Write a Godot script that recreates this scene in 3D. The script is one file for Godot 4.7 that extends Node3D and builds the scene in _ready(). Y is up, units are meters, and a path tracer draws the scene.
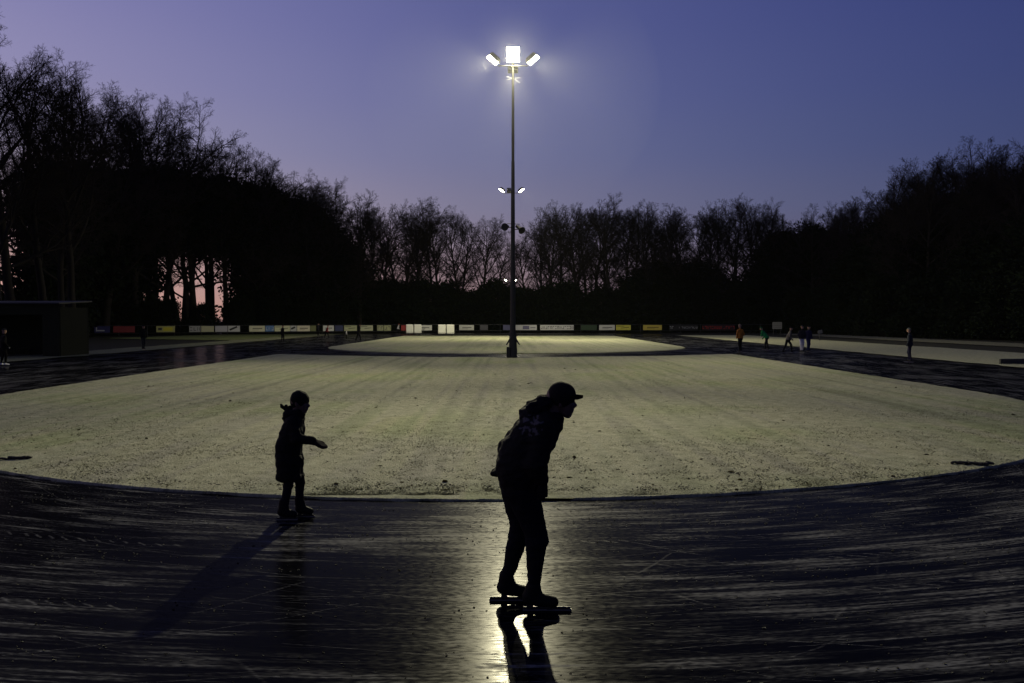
extends Node3D
# Dusk at an outdoor ice rink: frosted infield, flood-light masts, skaters.
# Camera stands at the origin, 2 m above the ice, looking towards -Z.

var taken := {}
var M := {}
var C1 := Vector2(-0.4, -21.85)      # centre of the near bend (x, z)
var C2 := Vector2(-0.4, -96.0)      # centre of the far bend
var R0 := 13.3                      # radius of the infield edge

# ------------------------------------------------------------------ naming
func numbered(called: String) -> String:
	var n: int = taken.get(called, 0)
	taken[called] = n + 1
	return called if n == 0 else "%s_%03d" % [called, n]

func tag(o: Node, label: String, category: String, group := "", kind := "") -> Node:
	if label: o.set_meta("label", label)
	if category: o.set_meta("category", category)
	if group: o.set_meta("group", group)
	if kind: o.set_meta("kind", kind)
	return o

func thing(called: String, label: String, category: String, at := Vector3.ZERO, turn := 0.0, group := "") -> Node3D:
	var o := Node3D.new()
	o.name = numbered(called)
	add_child(o)
	o.position = at
	o.rotation.y = turn
	tag(o, label, category, group)
	return o

func part(called: String, mesh: Mesh, mat: Material, parent: Node, at := Vector3.ZERO) -> MeshInstance3D:
	var o := MeshInstance3D.new()
	o.name = called
	o.mesh = mesh
	o.material_override = mat
	parent.add_child(o, true)
	o.position = at
	return o

func structure(called: String, mesh: Mesh, mat: Material, label := "") -> MeshInstance3D:
	var o := MeshInstance3D.new()
	o.name = numbered(called)
	o.mesh = mesh
	o.material_override = mat
	add_child(o)
	o.set_meta("kind", "structure")
	if label: o.set_meta("label", label)
	return o

func ordinal(n: int) -> String:
	var words := ["first", "second", "third", "fourth", "fifth", "sixth", "seventh", "eighth", "ninth", "tenth", "eleventh", "twelfth", "thirteenth", "fourteenth", "fifteenth", "sixteenth", "seventeenth", "eighteenth", "nineteenth", "twentieth"]
	if n <= 20: return words[n - 1]
	if n < 30: return "twenty-" + words[n - 21]
	if n == 30: return "thirtieth"
	return "thirty-" + words[n - 31]

# ------------------------------------------------------------------ mesh building
class Build:
	var v := PackedVector3Array()
	var n := PackedVector3Array()
	var c := PackedColorArray()
	var uv := PackedVector2Array()
	var i := PackedInt32Array()
	var col := Color(1, 1, 1)

	func quad(a: Vector3, b: Vector3, cc: Vector3, d: Vector3, nn: Vector3) -> void:
		var k := v.size()
		v.append(a); v.append(b); v.append(cc); v.append(d)
		for j in 4:
			n.append(nn); c.append(col); uv.append(Vector2(j & 1, j >> 1))
		i.append_array([k, k + 1, k + 2, k, k + 2, k + 3])

	func box(t: Transform3D, s: Vector3) -> void:
		# a box with slightly chamfered long edges
		var h := s * 0.5
		var ch: float = minf(minf(h.x, h.y), h.z) * 0.18
		var axes := [Vector3(1, 0, 0), Vector3(0, 1, 0), Vector3(0, 0, 1)]
		for a in 3:
			for sg in [-1.0, 1.0]:
				var nn: Vector3 = axes[a] * sg
				var p: Vector3 = axes[(a + 1) % 3]
				var q: Vector3 = axes[(a + 2) % 3]
				var hn: float = h[a]
				var hp: float = h[(a + 1) % 3] - ch
				var hq: float = h[(a + 2) % 3] - ch
				var o: Vector3 = nn * hn
				var A: Vector3 = o - p * hp - q * hq
				var B: Vector3 = o - p * hp + q * hq
				var C: Vector3 = o + p * hp + q * hq
				var D: Vector3 = o + p * hp - q * hq
				var wn: Vector3 = (t.basis * nn).normalized()
				if sg > 0: quad(t * A, t * B, t * C, t * D, wn)
				else: quad(t * D, t * C, t * B, t * A, wn)
				# chamfer strips towards +p and -p neighbours
				for sp in [-1.0, 1.0]:
					if sg * sp == 0: continue
					var np: Vector3 = p * sp
					var e1: Vector3 = nn * hn + np * hp - q * hq
					var e2: Vector3 = nn * hn + np * hp + q * hq
					var f1: Vector3 = nn * (hn - ch) + np * (hp + ch) - q * hq
					var f2: Vector3 = nn * (hn - ch) + np * (hp + ch) + q * hq
					quad(t * e1, t * e2, t * f2, t * f1, (t.basis * (nn + np)).normalized())

	func b(at: Vector3, s: Vector3) -> void:
		box(Transform3D(Basis(), at), s)

	func tube(pts: Array, rad: Array, sides := 8, cap := true) -> void:
		var first := v.size()
		var m := pts.size()
		var side := Vector3.ZERO
		for j in m:
			var d: Vector3 = (pts[mini(j + 1, m - 1)] - pts[maxi(j - 1, 0)]).normalized()
			if side == Vector3.ZERO:
				side = d.cross(Vector3(0.31, 0.2, 0.93)).normalized()
			side = (side - d * side.dot(d)).normalized()
			var up := d.cross(side)
			for s in sides:
				var a := TAU * s / sides
				var nn := side * cos(a) + up * sin(a)
				v.append(pts[j] + nn * float(rad[j])); n.append(nn); c.append(col); uv.append(Vector2(float(s) / sides, float(j)))
		for j in m - 1:
			for s in sides:
				var a := first + j * sides + s
				var bb := first + j * sides + (s + 1) % sides
				i.append_array([a, a + sides, bb, bb, a + sides, bb + sides])
		if cap:
			for e in [0, m - 1]:
				if float(rad[e]) < 0.002: continue
				var k := v.size()
				var dn: Vector3 = (pts[0] - pts[1] if e == 0 else pts[m - 1] - pts[m - 2]).normalized()
				v.append(pts[e]); n.append(dn); c.append(col); uv.append(Vector2.ZERO)
				for s in sides:
					v.append(v[first + e * sides + s]); n.append(dn); c.append(col); uv.append(Vector2.ZERO)
				for s in sides:
					if e == 0: i.append_array([k, k + 1 + s, k + 1 + (s + 1) % sides])
					else: i.append_array([k, k + 1 + (s + 1) % sides, k + 1 + s])

	func ball(at: Vector3, r: Vector3, rings := 8, sides := 12) -> void:
		var first := v.size()
		for j in rings + 1:
			var p := PI * j / rings
			for s in sides:
				var a := TAU * s / sides
				var nn := Vector3(sin(p) * cos(a), cos(p), sin(p) * sin(a))
				v.append(at + nn * r); n.append((nn / r).normalized()); c.append(col); uv.append(Vector2.ZERO)
		for j in rings:
			for s in sides:
				var a := first + j * sides + s
				var bb := first + j * sides + (s + 1) % sides
				i.append_array([a, bb, a + sides, bb, bb + sides, a + sides])

	func mesh() -> ArrayMesh:
		var arr := []
		arr.resize(Mesh.ARRAY_MAX)
		arr[Mesh.ARRAY_VERTEX] = v
		arr[Mesh.ARRAY_NORMAL] = n
		arr[Mesh.ARRAY_COLOR] = c
		arr[Mesh.ARRAY_TEX_UV] = uv
		arr[Mesh.ARRAY_INDEX] = i
		var out := ArrayMesh.new()
		out.add_surface_from_arrays(Mesh.PRIMITIVE_TRIANGLES, arr)
		return out

# ------------------------------------------------------------------ bodies: tapered capsules joined smoothly, meshed as surface nets
# a bone is [ax, ay, az, bx, by, bz, ra, rb]
func body_mesh(bones: Array, cell: float, k: float, paint: Callable, wrinkle := 0.0) -> ArrayMesh:
	var lo := Vector3(1e9, 1e9, 1e9)
	var hi := -lo
	for bn in bones:
		var r: float = maxf(bn[6], bn[7]) + k + cell * 2.0
		for o in [0, 3]:
			var p := Vector3(bn[o], bn[o + 1], bn[o + 2])
			lo = lo.min(p - Vector3(r, r, r))
			hi = hi.max(p + Vector3(r, r, r))
	var nx := int((hi.x - lo.x) / cell) + 2
	var ny := int((hi.y - lo.y) / cell) + 2
	var nz := int((hi.z - lo.z) / cell) + 2
	var F := PackedFloat32Array()
	F.resize(nx * ny * nz)
	F.fill(1.0)
	for bn in bones:
		var ax: float = bn[0]; var ay: float = bn[1]; var az: float = bn[2]
		var dx: float = bn[3] - ax; var dy: float = bn[4] - ay; var dz: float = bn[5] - az
		var ra: float = bn[6]; var rb: float = bn[7]
		var ll: float = maxf(dx * dx + dy * dy + dz * dz, 1e-9)
		var r: float = maxf(ra, rb) + k + cell * 2.0
		var x0 := maxi(0, int((minf(ax, bn[3]) - r - lo.x) / cell)); var x1 := mini(nx - 1, int((maxf(ax, bn[3]) + r - lo.x) / cell) + 1)
		var y0 := maxi(0, int((minf(ay, bn[4]) - r - lo.y) / cell)); var y1 := mini(ny - 1, int((maxf(ay, bn[4]) + r - lo.y) / cell) + 1)
		var z0 := maxi(0, int((minf(az, bn[5]) - r - lo.z) / cell)); var z1 := mini(nz - 1, int((maxf(az, bn[5]) + r - lo.z) / cell) + 1)
		for z in range(z0, z1 + 1):
			var pz: float = lo.z + z * cell - az
			for y in range(y0, y1 + 1):
				var py: float = lo.y + y * cell - ay
				var row := (z * ny + y) * nx
				var pyz := py * dy + pz * dz
				for x in range(x0, x1 + 1):
					var px: float = lo.x + x * cell - ax
					var t := clampf((px * dx + pyz) / ll, 0.0, 1.0)
					var ex := px - dx * t
					var ey := py - dy * t
					var ez := pz - dz * t
					var d := sqrt(ex * ex + ey * ey + ez * ez) - ra - (rb - ra) * t
					var f := F[row + x]
					var h := k - absf(f - d)
					F[row + x] = minf(f, d) - (h * h / (4.0 * k) if h > 0.0 else 0.0)
	if wrinkle > 0.0:
		var wn := FastNoiseLite.new()
		wn.seed = 5
		wn.frequency = 9.0
		wn.fractal_octaves = 3
		for z in nz:
			for y in ny:
				var row := (z * ny + y) * nx
				for x in nx:
					if absf(F[row + x]) < cell * 3.0 + wrinkle:
						F[row + x] += wrinkle * wn.get_noise_3d(lo.x + x * cell, (lo.y + y * cell) * 1.7, lo.z + z * cell)
	var at := PackedInt32Array()
	at.resize(nx * ny * nz)
	at.fill(-1)
	var bld := Build.new()
	var off := [0, 1, nx, nx + 1, nx * ny, nx * ny + 1, nx * ny + nx, nx * ny + nx + 1]
	var edges := [[0, 1], [2, 3], [4, 5], [6, 7], [0, 2], [1, 3], [4, 6], [5, 7], [0, 4], [1, 5], [2, 6], [3, 7]]
	for z in nz - 1:
		for y in ny - 1:
			for x in nx - 1:
				var i0 := (z * ny + y) * nx + x
				var f0 := F[i0]
				if f0 > cell * 2.0 or f0 < -cell * 2.0: continue
				var neg := 0
				for j in 8:
					if F[i0 + int(off[j])] < 0.0: neg += 1
				if neg == 0 or neg == 8: continue
				var s := Vector3.ZERO
				var cnt := 0
				for e in edges:
					var fa := F[i0 + int(off[e[0]])]
					var fb := F[i0 + int(off[e[1]])]
					if (fa < 0.0) == (fb < 0.0): continue
					var t := fa / (fa - fb)
					var pa := Vector3(int(e[0]) & 1, (int(e[0]) >> 1) & 1, int(e[0]) >> 2)
					var pb := Vector3(int(e[1]) & 1, (int(e[1]) >> 1) & 1, int(e[1]) >> 2)
					s += pa.lerp(pb, t)
					cnt += 1
				s /= float(cnt)
				var p := lo + (Vector3(x, y, z) + s) * cell
				var g := Vector3(F[i0 + 1] - f0 + F[i0 + int(off[7])] - F[i0 + int(off[6])], F[i0 + nx] - f0 + F[i0 + int(off[7])] - F[i0 + int(off[5])], F[i0 + nx * ny] - f0 + F[i0 + int(off[7])] - F[i0 + int(off[3])])
				at[i0] = bld.v.size()
				bld.v.append(p)
				bld.n.append(g.normalized())
				bld.c.append(paint.call(p))
				bld.uv.append(Vector2(p.x, p.y))
	for z in range(1, nz - 1):
		for y in range(1, ny - 1):
			for x in range(1, nx - 1):
				var i0 := (z * ny + y) * nx + x
				if at[i0] < 0 and F[i0] > cell * 2.0: continue
				var inside := F[i0] < 0.0
				for a in 3:
					var step: int = [1, nx, nx * ny][a]
					if (F[i0 + step] < 0.0) == inside: continue
					var u: int = [nx, nx * ny, 1][a]
					var w: int = [nx * ny, 1, nx][a]
					var q := [at[i0 - u - w], at[i0 - w], at[i0], at[i0 - u]]
					if q.min() < 0: continue
					if inside: bld.i.append_array([q[0], q[2], q[1], q[0], q[3], q[2]])
					else: bld.i.append_array([q[0], q[1], q[2], q[0], q[2], q[3]])
	return bld.mesh()

func bone(a: Vector3, b: Vector3, ra: float, rb: float) -> Array:
	return [a.x, a.y, a.z, b.x, b.y, b.z, ra, rb]

func V(x: float, y: float, z := 0.0) -> Vector3:
	return Vector3(x, y, z)

# ------------------------------------------------------------------ materials
func lin(r: float, g: float, b: float) -> Color:
	return Color(r, g, b).linear_to_srgb()

func mat(called: String, col: Color, rough := 0.8, metal := 0.0, vc := false) -> StandardMaterial3D:
	var m := StandardMaterial3D.new()
	m.resource_name = called
	m.albedo_color = col
	m.roughness = rough
	m.metallic = metal
	m.vertex_color_use_as_albedo = vc
	M[called] = m
	return m

func grey(freq: float, w: int, h: int, sd: int, oct := 4) -> Image:
	var f := FastNoiseLite.new()
	f.seed = sd
	f.noise_type = FastNoiseLite.TYPE_SIMPLEX_SMOOTH
	f.frequency = freq
	f.fractal_octaves = oct
	var im := f.get_seamless_image(w, h)
	im.convert(Image.FORMAT_L8)
	return im

func tex(data: PackedByteArray, w: int, h: int, fmt: Image.Format) -> ImageTexture:
	return ImageTexture.create_from_image(Image.create_from_data(w, h, false, fmt, data))

func srgb8(x: float) -> int:
	x = clampf(x, 0.0, 1.0)
	return int(255.0 * (12.92 * x if x < 0.0031308 else 1.055 * pow(x, 1.0 / 2.4) - 0.055) + 0.5)

func ice_material() -> StandardMaterial3D:
	# u: 20 m along the track, v: 11 m across; long frosty scrapes follow the track
	var W := 1024
	var H := 2048
	var a := grey(0.045, 128, 1024, 11, 5); a.resize(W, H, Image.INTERPOLATE_CUBIC)
	var b := grey(0.1, 100, 2048, 12, 4); b.resize(W, H, Image.INTERPOLATE_CUBIC)
	var c := grey(0.018, 256, 256, 13, 5); c.resize(W, H, Image.INTERPOLATE_CUBIC)
	var e := grey(0.05, 256, 1024, 15, 5); e.resize(W, H, Image.INTERPOLATE_CUBIC)
	var d := grey(0.22, W, H, 14, 2)
	var A := a.get_data(); var B := b.get_data(); var C := c.get_data(); var D := d.get_data(); var E := e.get_data()
	var frost := PackedFloat32Array()
	frost.resize(W * H)
	for k in W * H:
		var threads := smoothstep(118.0, 190.0, float(B[k]))
		var patches := smoothstep(98.0, 172.0, C[k] * 0.55 + E[k] * 0.45)
		var bands := smoothstep(105.0, 195.0, float(A[k]))
		frost[k] = clampf(0.02 + patches * (0.12 + 0.62 * threads + 0.34 * bands) + 0.2 * threads * bands, 0.0, 1.0)
	var rng := RandomNumberGenerator.new()
	rng.seed = 77
	# skate cuts: thin lines, nearly along the track
	for line in 1500:
		var u0 := rng.randf() * W
		var v0 := rng.randf() * H
		var l := rng.randf_range(20, 130)
		var slope := rng.randfn(0.0, 0.55)
		if line % 14 == 0: slope = rng.randf_range(-5.0, 5.0); l = rng.randf_range(8, 30)
		var bend := rng.randf_range(-0.004, 0.004)
		var strength := rng.randf_range(0.15, 0.6)
		var n := int(l * maxf(1.0, absf(slope)))
		for q in n:
			var t := float(q) / n * l
			var uu := posmod(int(u0 + t), W)
			var vv := posmod(int(v0 + slope * t + bend * t * t), H)
			var k2 := vv * W + uu
			frost[k2] = minf(1.0, frost[k2] + strength)
	# rows of short oblique push-off marks
	for row in [[0.143, 60, 330], [0.209, 90, 300], [0.277, 100, 360], [0.3, 600, 900], [0.17, 640, 880]]:
		var u: float = row[1]
		while u < row[2]:
			var n := rng.randi_range(8, 16)
			for q in n:
				for wv in 3:
					var k3 := posmod(int(float(row[0]) * H + q * 1.0 + wv + rng.randf() * 1.5), H) * W + posmod(int(u + q * 0.55), W)
					frost[k3] = minf(1.0, frost[k3] + 0.4)
			u += rng.randf_range(7, 12)
	var col := PackedByteArray(); col.resize(W * H * 3)
	var rough := PackedByteArray(); rough.resize(W * H)
	var high := PackedByteArray(); high.resize(W * H)
	var lut := PackedByteArray(); lut.resize(256 * 3)
	for q in 256:
		var t := pow(q / 255.0, 1.5)
		lut[q * 3] = srgb8(lerpf(0.002, 0.13, t))
		lut[q * 3 + 1] = srgb8(lerpf(0.002, 0.13, t))
		lut[q * 3 + 2] = srgb8(lerpf(0.0032, 0.133, t))
	for k in W * H:
		var f := frost[k]
		var g := D[k] / 255.0
		f = clampf(f * (0.05 + 1.85 * g), 0.0, 1.0)
		var q := int(f * 255.0) * 3
		col[k * 3] = lut[q]; col[k * 3 + 1] = lut[q + 1]; col[k * 3 + 2] = lut[q + 2]
		rough[k] = int(clampf(0.2 + 0.33 * f + 0.2 * (g - 0.5), 0.08, 0.8) * 255.0)
		high[k] = int(clampf(B[k] / 255.0 * 0.45 + A[k] / 255.0 * 0.2 + g * 0.25 + f * 0.2, 0.0, 1.0) * 255.0)
	var m := mat("ice", Color.WHITE, 1.0)
	m.albedo_texture = tex(col, W, H, Image.FORMAT_RGB8)
	m.roughness_texture = tex(rough, W, H, Image.FORMAT_L8)
	m.roughness_texture_channel = BaseMaterial3D.TEXTURE_CHANNEL_RED
	m.heightmap_enabled = true
	m.heightmap_texture = tex(high, W, H, Image.FORMAT_L8)
	m.heightmap_scale = 0.09
	m.metallic_specular = 0.055
	return m

func lawn_material() -> StandardMaterial3D:
	var W := 1024
	var a := grey(0.11, W, W, 21, 3).get_data()
	var b := grey(0.02, W, W, 22, 4).get_data()
	var c := grey(0.3, W, W, 23, 2).get_data()
	var col := PackedByteArray(); col.resize(W * W * 3)
	var high := PackedByteArray(); high.resize(W * W)
	var lr := PackedByteArray(); var lg := PackedByteArray(); var lb := PackedByteArray()
	for q in 256:
		var t := q / 255.0
		lr.append(srgb8(lerpf(0.12, 0.42, t)))
		lg.append(srgb8(lerpf(0.122, 0.415, t)))
		lb.append(srgb8(lerpf(0.065, 0.305, t)))
	for k in W * W:
		var s := a[k] * 0.4 + b[k] * 0.3 + c[k] * 0.45
		var q := clampi(int((s - 146.0) * 1.7 + 134.0), 0, 255)
		col[k * 3] = lr[q]; col[k * 3 + 1] = lg[q]; col[k * 3 + 2] = lb[q]
		high[k] = clampi(int(a[k] * 0.4 + c[k] * 0.6), 0, 255)
	var m := mat("frosted_lawn", Color.WHITE, 0.9, 0.0, true)
	m.albedo_texture = tex(col, W, W, Image.FORMAT_RGB8)
	m.heightmap_enabled = true
	m.heightmap_texture = tex(high, W, W, Image.FORMAT_L8)
	m.heightmap_scale = 2.4
	m.metallic_specular = 0.25
	return m

# ------------------------------------------------------------------ setting
func sky_texture() -> ImageTexture:
	# clear dusk: rosy at the horizon, violet, then deepening blue; a little warmer towards the afterglow on the left
	var W := 512
	var H := 256
	var im := Image.create(W, H, false, Image.FORMAT_RGBF)
	var stops := [[-90.0, 0.0200, 0.0204, 0.0306], [0.0, 0.3000, 0.1785, 0.1734], [3.0, 0.2620, 0.1856, 0.2122], [8.0, 0.1892, 0.1806, 0.2805], [12.0, 0.1455, 0.1554, 0.2958], [16.0, 0.1242, 0.1365, 0.3009], [21.0, 0.1018, 0.1145, 0.2907], [30.0, 0.0679, 0.0798, 0.2193], [45.0, 0.0407, 0.0504, 0.1479], [90.0, 0.0272, 0.0347, 0.1020]]
	for y in H:
		var el := 90.0 - (y + 0.5) / H * 180.0
		var k := 0
		while k < stops.size() - 2 and el > float(stops[k + 1][0]): k += 1
		var t := clampf((el - float(stops[k][0])) / (float(stops[k + 1][0]) - float(stops[k][0])), 0.0, 1.0)
		t = t * t * (3.0 - 2.0 * t) * 0.4 + t * 0.6
		var base := Vector3(lerpf(stops[k][1], stops[k + 1][1], t), lerpf(stops[k][2], stops[k + 1][2], t), lerpf(stops[k][3], stops[k + 1][3], t))
		var low := cos(deg_to_rad(maxf(el, 0.0)))
		for x in W:
			var az := (x + 0.5) / W * TAU         # 0 is straight ahead (-Z), growing to the right
			var w := (cos(az + 1.15) - 0.41) * low
			im.set_pixel(x, y, Color(base.x * exp(1.88 * w), base.y * exp(1.5 * w), base.z * exp(0.92 * w)))
	return ImageTexture.create_from_image(im)

func lawn_mesh(zn: float, zf: float, near_bend: Vector2, far_bow: float, far_round: Vector2, dx: float, seed_: int, bump: float, h: float) -> ArrayMesh:
	# a strip-by-strip sheet between the left and right edge of a stadium shape, gently uneven, with a turned-down rim
	var nz_ := FastNoiseLite.new(); nz_.seed = seed_; nz_.frequency = 2.2; nz_.fractal_octaves = 3
	var big := FastNoiseLite.new(); big.seed = seed_ + 1; big.frequency = 0.12; big.fractal_octaves = 3
	var stripe := FastNoiseLite.new(); stripe.seed = seed_ + 2; stripe.frequency = 1.7; stripe.fractal_octaves = 3
	var ragged := FastNoiseLite.new(); ragged.seed = seed_ + 3; ragged.frequency = 1.6; ragged.fractal_octaves = 4
	var bl := Build.new()
	var rows := []
	var z := zn
	var step := 0.002
	while z > zf:
		rows.append(z)
		z -= step
		step = minf(step * 1.35, dx * (1.0 + maxf(0.0, (-z - 12.0)) * 0.06))
	rows.append(zf)
	var nc := int(2.0 * R0 / dx)
	for r in rows.size():
		var zz: float = rows[r]
		var half := R0
		if zz > near_bend.y: half = sqrt(maxf(0.0, R0 * R0 - pow(zz - near_bend.y, 2.0)))
		if far_round.y < 0.0 and zz < far_round.y: half = sqrt(maxf(0.0, R0 * R0 - pow(zz - far_round.y, 2.0)))
		for cidx in nc + 1:
			var q := float(cidx) / nc * 2.0 - 1.0
			# columns spread evenly over the width of this row
			var x := near_bend.x + q * half
			var zrow := zz
			if far_bow > 0.0:
				var u := (zz - zn) / (zf - zn)
				zrow = zz - far_bow * pow((x - near_bend.x) / R0, 2.0) * smoothstep(0.75, 1.0, u)
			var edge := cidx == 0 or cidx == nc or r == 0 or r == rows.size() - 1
			var rg := ragged.get_noise_2d(x * 1.5, zrow * 1.5) * 0.14
			var y := h + nz_.get_noise_2d(x, zrow) * bump + big.get_noise_2d(x * 2.0, zrow * 2.0) * bump
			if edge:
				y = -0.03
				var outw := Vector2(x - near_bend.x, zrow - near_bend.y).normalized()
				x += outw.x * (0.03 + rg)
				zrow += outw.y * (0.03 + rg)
			var st := stripe.get_noise_2d(x * 1.0, zrow * 0.02) * 0.42 + big.get_noise_2d(x * 2.5 + 50.0, zrow * 0.5) * 0.16
			var g := 1.0 + st
			var green := clampf(big.get_noise_2d(x * 1.4 - 90.0, zrow * 1.4) * 0.35, -0.12, 0.2)
			bl.v.append(Vector3(x, y, zrow))
			bl.n.append(Vector3.UP)
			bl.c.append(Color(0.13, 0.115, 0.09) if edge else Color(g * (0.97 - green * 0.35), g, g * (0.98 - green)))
			bl.uv.append(Vector2(x / 6.0, zrow / 6.0))
	var w := nc + 1
	for r in rows.size() - 1:
		for cidx in nc:
			var a := r * w + cidx
			bl.i.append_array([a, a + w, a + 1, a + 1, a + w, a + w + 1])
	# smooth normals
	var acc := PackedVector3Array(); acc.resize(bl.v.size())
	for k in range(0, bl.i.size(), 3):
		var i0 := bl.i[k]; var i1 := bl.i[k + 1]; var i2 := bl.i[k + 2]
		var fn := (bl.v[i2] - bl.v[i0]).cross(bl.v[i1] - bl.v[i0])
		acc[i0] += fn; acc[i1] += fn; acc[i2] += fn
	for k in acc.size():
		bl.n[k] = acc[k].normalized() if acc[k].length() > 1e-12 else Vector3.UP
		if bl.n[k].y < 0.0: bl.n[k] = -bl.n[k]
	return bl.mesh()

func ring_mesh() -> ArrayMesh:
	# the oval track, from the infield edge outwards; u follows the track, v crosses it
	var bl := Build.new()
	var line := []   # [point, outward, distance along]
	var s := 0.0
	for k in 97:
		var a := -PI / 2 + PI * k / 96.0
		line.append([C1 + Vector2(sin(a), cos(a)) * R0, Vector2(sin(a), cos(a)), 17.0 * a])
	for k in range(1, 38):
		line.append([Vector2(C1.x + R0, C1.y - 2.0 * k), Vector2(1, 0), 17.0 * PI / 2 + 2.0 * k])
	for k in range(1, 97):
		var a := PI / 2 + PI * k / 96.0
		line.append([C2 + Vector2(sin(a), cos(a)) * R0, Vector2(sin(a), cos(a)), 17.0 * a + 74.0])
	for k in range(1, 38):
		line.append([Vector2(C1.x - R0, C2.y + 2.0 * k), Vector2(-1, 0), 17.0 * PI * 1.5 + 74.0 + 2.0 * k])
	var lanes := 6
	for q in line:
		for l in lanes + 1:
			var o := -0.4 + 11.9 * l / lanes
			var p: Vector2 = q[0] + q[1] * o
			bl.v.append(Vector3(p.x, 0.0, p.y)); bl.n.append(Vector3.UP); bl.c.append(Color.WHITE)
			bl.uv.append(Vector2(float(q[2]) / 20.0, o / 11.0))
	for r in line.size() - 1:
		for l in lanes:
			var a := r * (lanes + 1) + l
			var b := a + lanes + 1
			bl.i.append_array([a, b, a + 1, a + 1, b, b + 1])
	return bl.mesh()

func sheet(pts: PackedVector2Array, y: float, uvs: float, edge_noise := 0.0, shade := Color.WHITE) -> ArrayMesh:
	# a flat sheet with a 4 cm turned-down rim
	var bl := Build.new()
	var ns := FastNoiseLite.new(); ns.seed = 9; ns.frequency = 0.5
	var fine := PackedVector2Array()
	for k in pts.size():
		var a := pts[k]
		var b := pts[(k + 1) % pts.size()]
		var m := maxi(1, int(a.distance_to(b) / 1.0))
		for j in m:
			var p := a.lerp(b, float(j) / m)
			p += Vector2(ns.get_noise_2d(p.x, p.y), ns.get_noise_2d(p.y + 40.0, p.x)) * edge_noise
			fine.append(p)
	var tri := Geometry2D.triangulate_polygon(fine)
	for p in fine:
		bl.v.append(Vector3(p.x, y, p.y)); bl.n.append(Vector3.UP); bl.c.append(shade); bl.uv.append(p * uvs)
	for k in range(0, tri.size(), 3):
		var pa := fine[tri[k]]; var pb := fine[tri[k + 1]]; var pc := fine[tri[k + 2]]
		if (pb - pa).cross(pc - pa) > 0.0: bl.i.append_array([tri[k], tri[k + 1], tri[k + 2]])
		else: bl.i.append_array([tri[k], tri[k + 2], tri[k + 1]])
	for k in fine.size():
		var a := fine[k]
		var b := fine[(k + 1) % fine.size()]
		var nn := Vector3(b.y - a.y, 0, a.x - b.x).normalized()
		bl.col = shade
		bl.quad(Vector3(a.x, y, a.y), Vector3(b.x, y, b.y), Vector3(b.x, y - 0.05, b.y), Vector3(a.x, y - 0.05, a.y), nn)
	return bl.mesh()

# ------------------------------------------------------------------ trees
func grow(rng: RandomNumberGenerator, stem: Build, twig: Build, level: int, p: Vector3, dir: Vector3, length: float, rad: float, plan: Dictionary) -> void:
	var nseg: int = [8, 6, 4, 3, 2][level]
	var wander: float = [0.05, 0.13, 0.2, 0.24, 0.22][level]
	var lift: float = [0.0, 0.05, 0.05, 0.05, 0.06][level]
	var pts := [p]
	var rr := [rad]
	var dirs := [dir]
	var d := dir
	var q := p
	for s in nseg:
		d = (d + Vector3(rng.randfn(), rng.randfn() * 0.7, rng.randfn()) * wander + Vector3.UP * lift).normalized()
		q += d * length / nseg
		var t := float(s + 1) / nseg
		pts.append(q)
		rr.append(maxf(rad * lerpf(1.0, [0.25, 0.25, 0.3, 0.4, 0.5][level], t), 0.006))
		dirs.append(d)
	var bl := stem if level <= 1 else twig
	bl.tube(pts, rr, [8, 5, 4, 3, 3][level], level == 0)
	if level == 4: return
	var count: int = plan.count[level]
	for k in count:
		var t0: float = plan.start if level == 0 else 0.18
		var t := lerpf(t0, 1.0, pow((k + rng.randf()) / count, plan.bias if level == 0 else 0.85))
		var f := t * nseg
		var j := mini(int(f), nseg - 1)
		var at: Vector3 = (pts[j] as Vector3).lerp(pts[j + 1], f - j)
		var r: float = lerpf(rr[j], rr[j + 1], f - j)
		var ax: Vector3 = dirs[j + 1]
		var side := ax.cross(Vector3(0.2, 1, 0.1) if absf(ax.y) < 0.9 else Vector3(1, 0, 0.1)).normalized()
		side = side.rotated(ax, k * 2.4 + rng.randf_range(-0.6, 0.6))
		var spread: float = [plan.spread, 0.75, 0.75, 0.7][level] * rng.randf_range(0.75, 1.25)
		if level == 0: spread *= lerpf(1.25, 0.6, (t - t0) / (1.0 - t0))
		var nd := (ax * cos(spread) + side * sin(spread)).normalized()
		var ratio: float = [plan.limb, 0.42, 0.44, 0.5][level]
		var l := length * ratio * (rng.randf_range(0.88, 1.08) if level == 0 else rng.randf_range(0.7, 1.2))
		if level == 0: l *= lerpf(1.0, 0.66, (t - t0) / (1.0 - t0))
		else: l *= lerpf(1.15, 0.6, t)
		grow(rng, stem, twig, level + 1, at, nd, l, minf(r * 0.75, maxf(l * 0.02, 0.007)), plan)

func bare_tree(sd: int, plan: Dictionary) -> Array:
	var rng := RandomNumberGenerator.new()
	rng.seed = sd
	var stem := Build.new()
	var twig := Build.new()
	var p := Vector3.ZERO
	grow(rng, stem, twig, 0, p, Vector3(rng.randfn() * 0.03, 1, rng.randfn() * 0.03).normalized(), 17.0, 0.34, plan)
	return [stem.mesh(), twig.mesh()]

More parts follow.
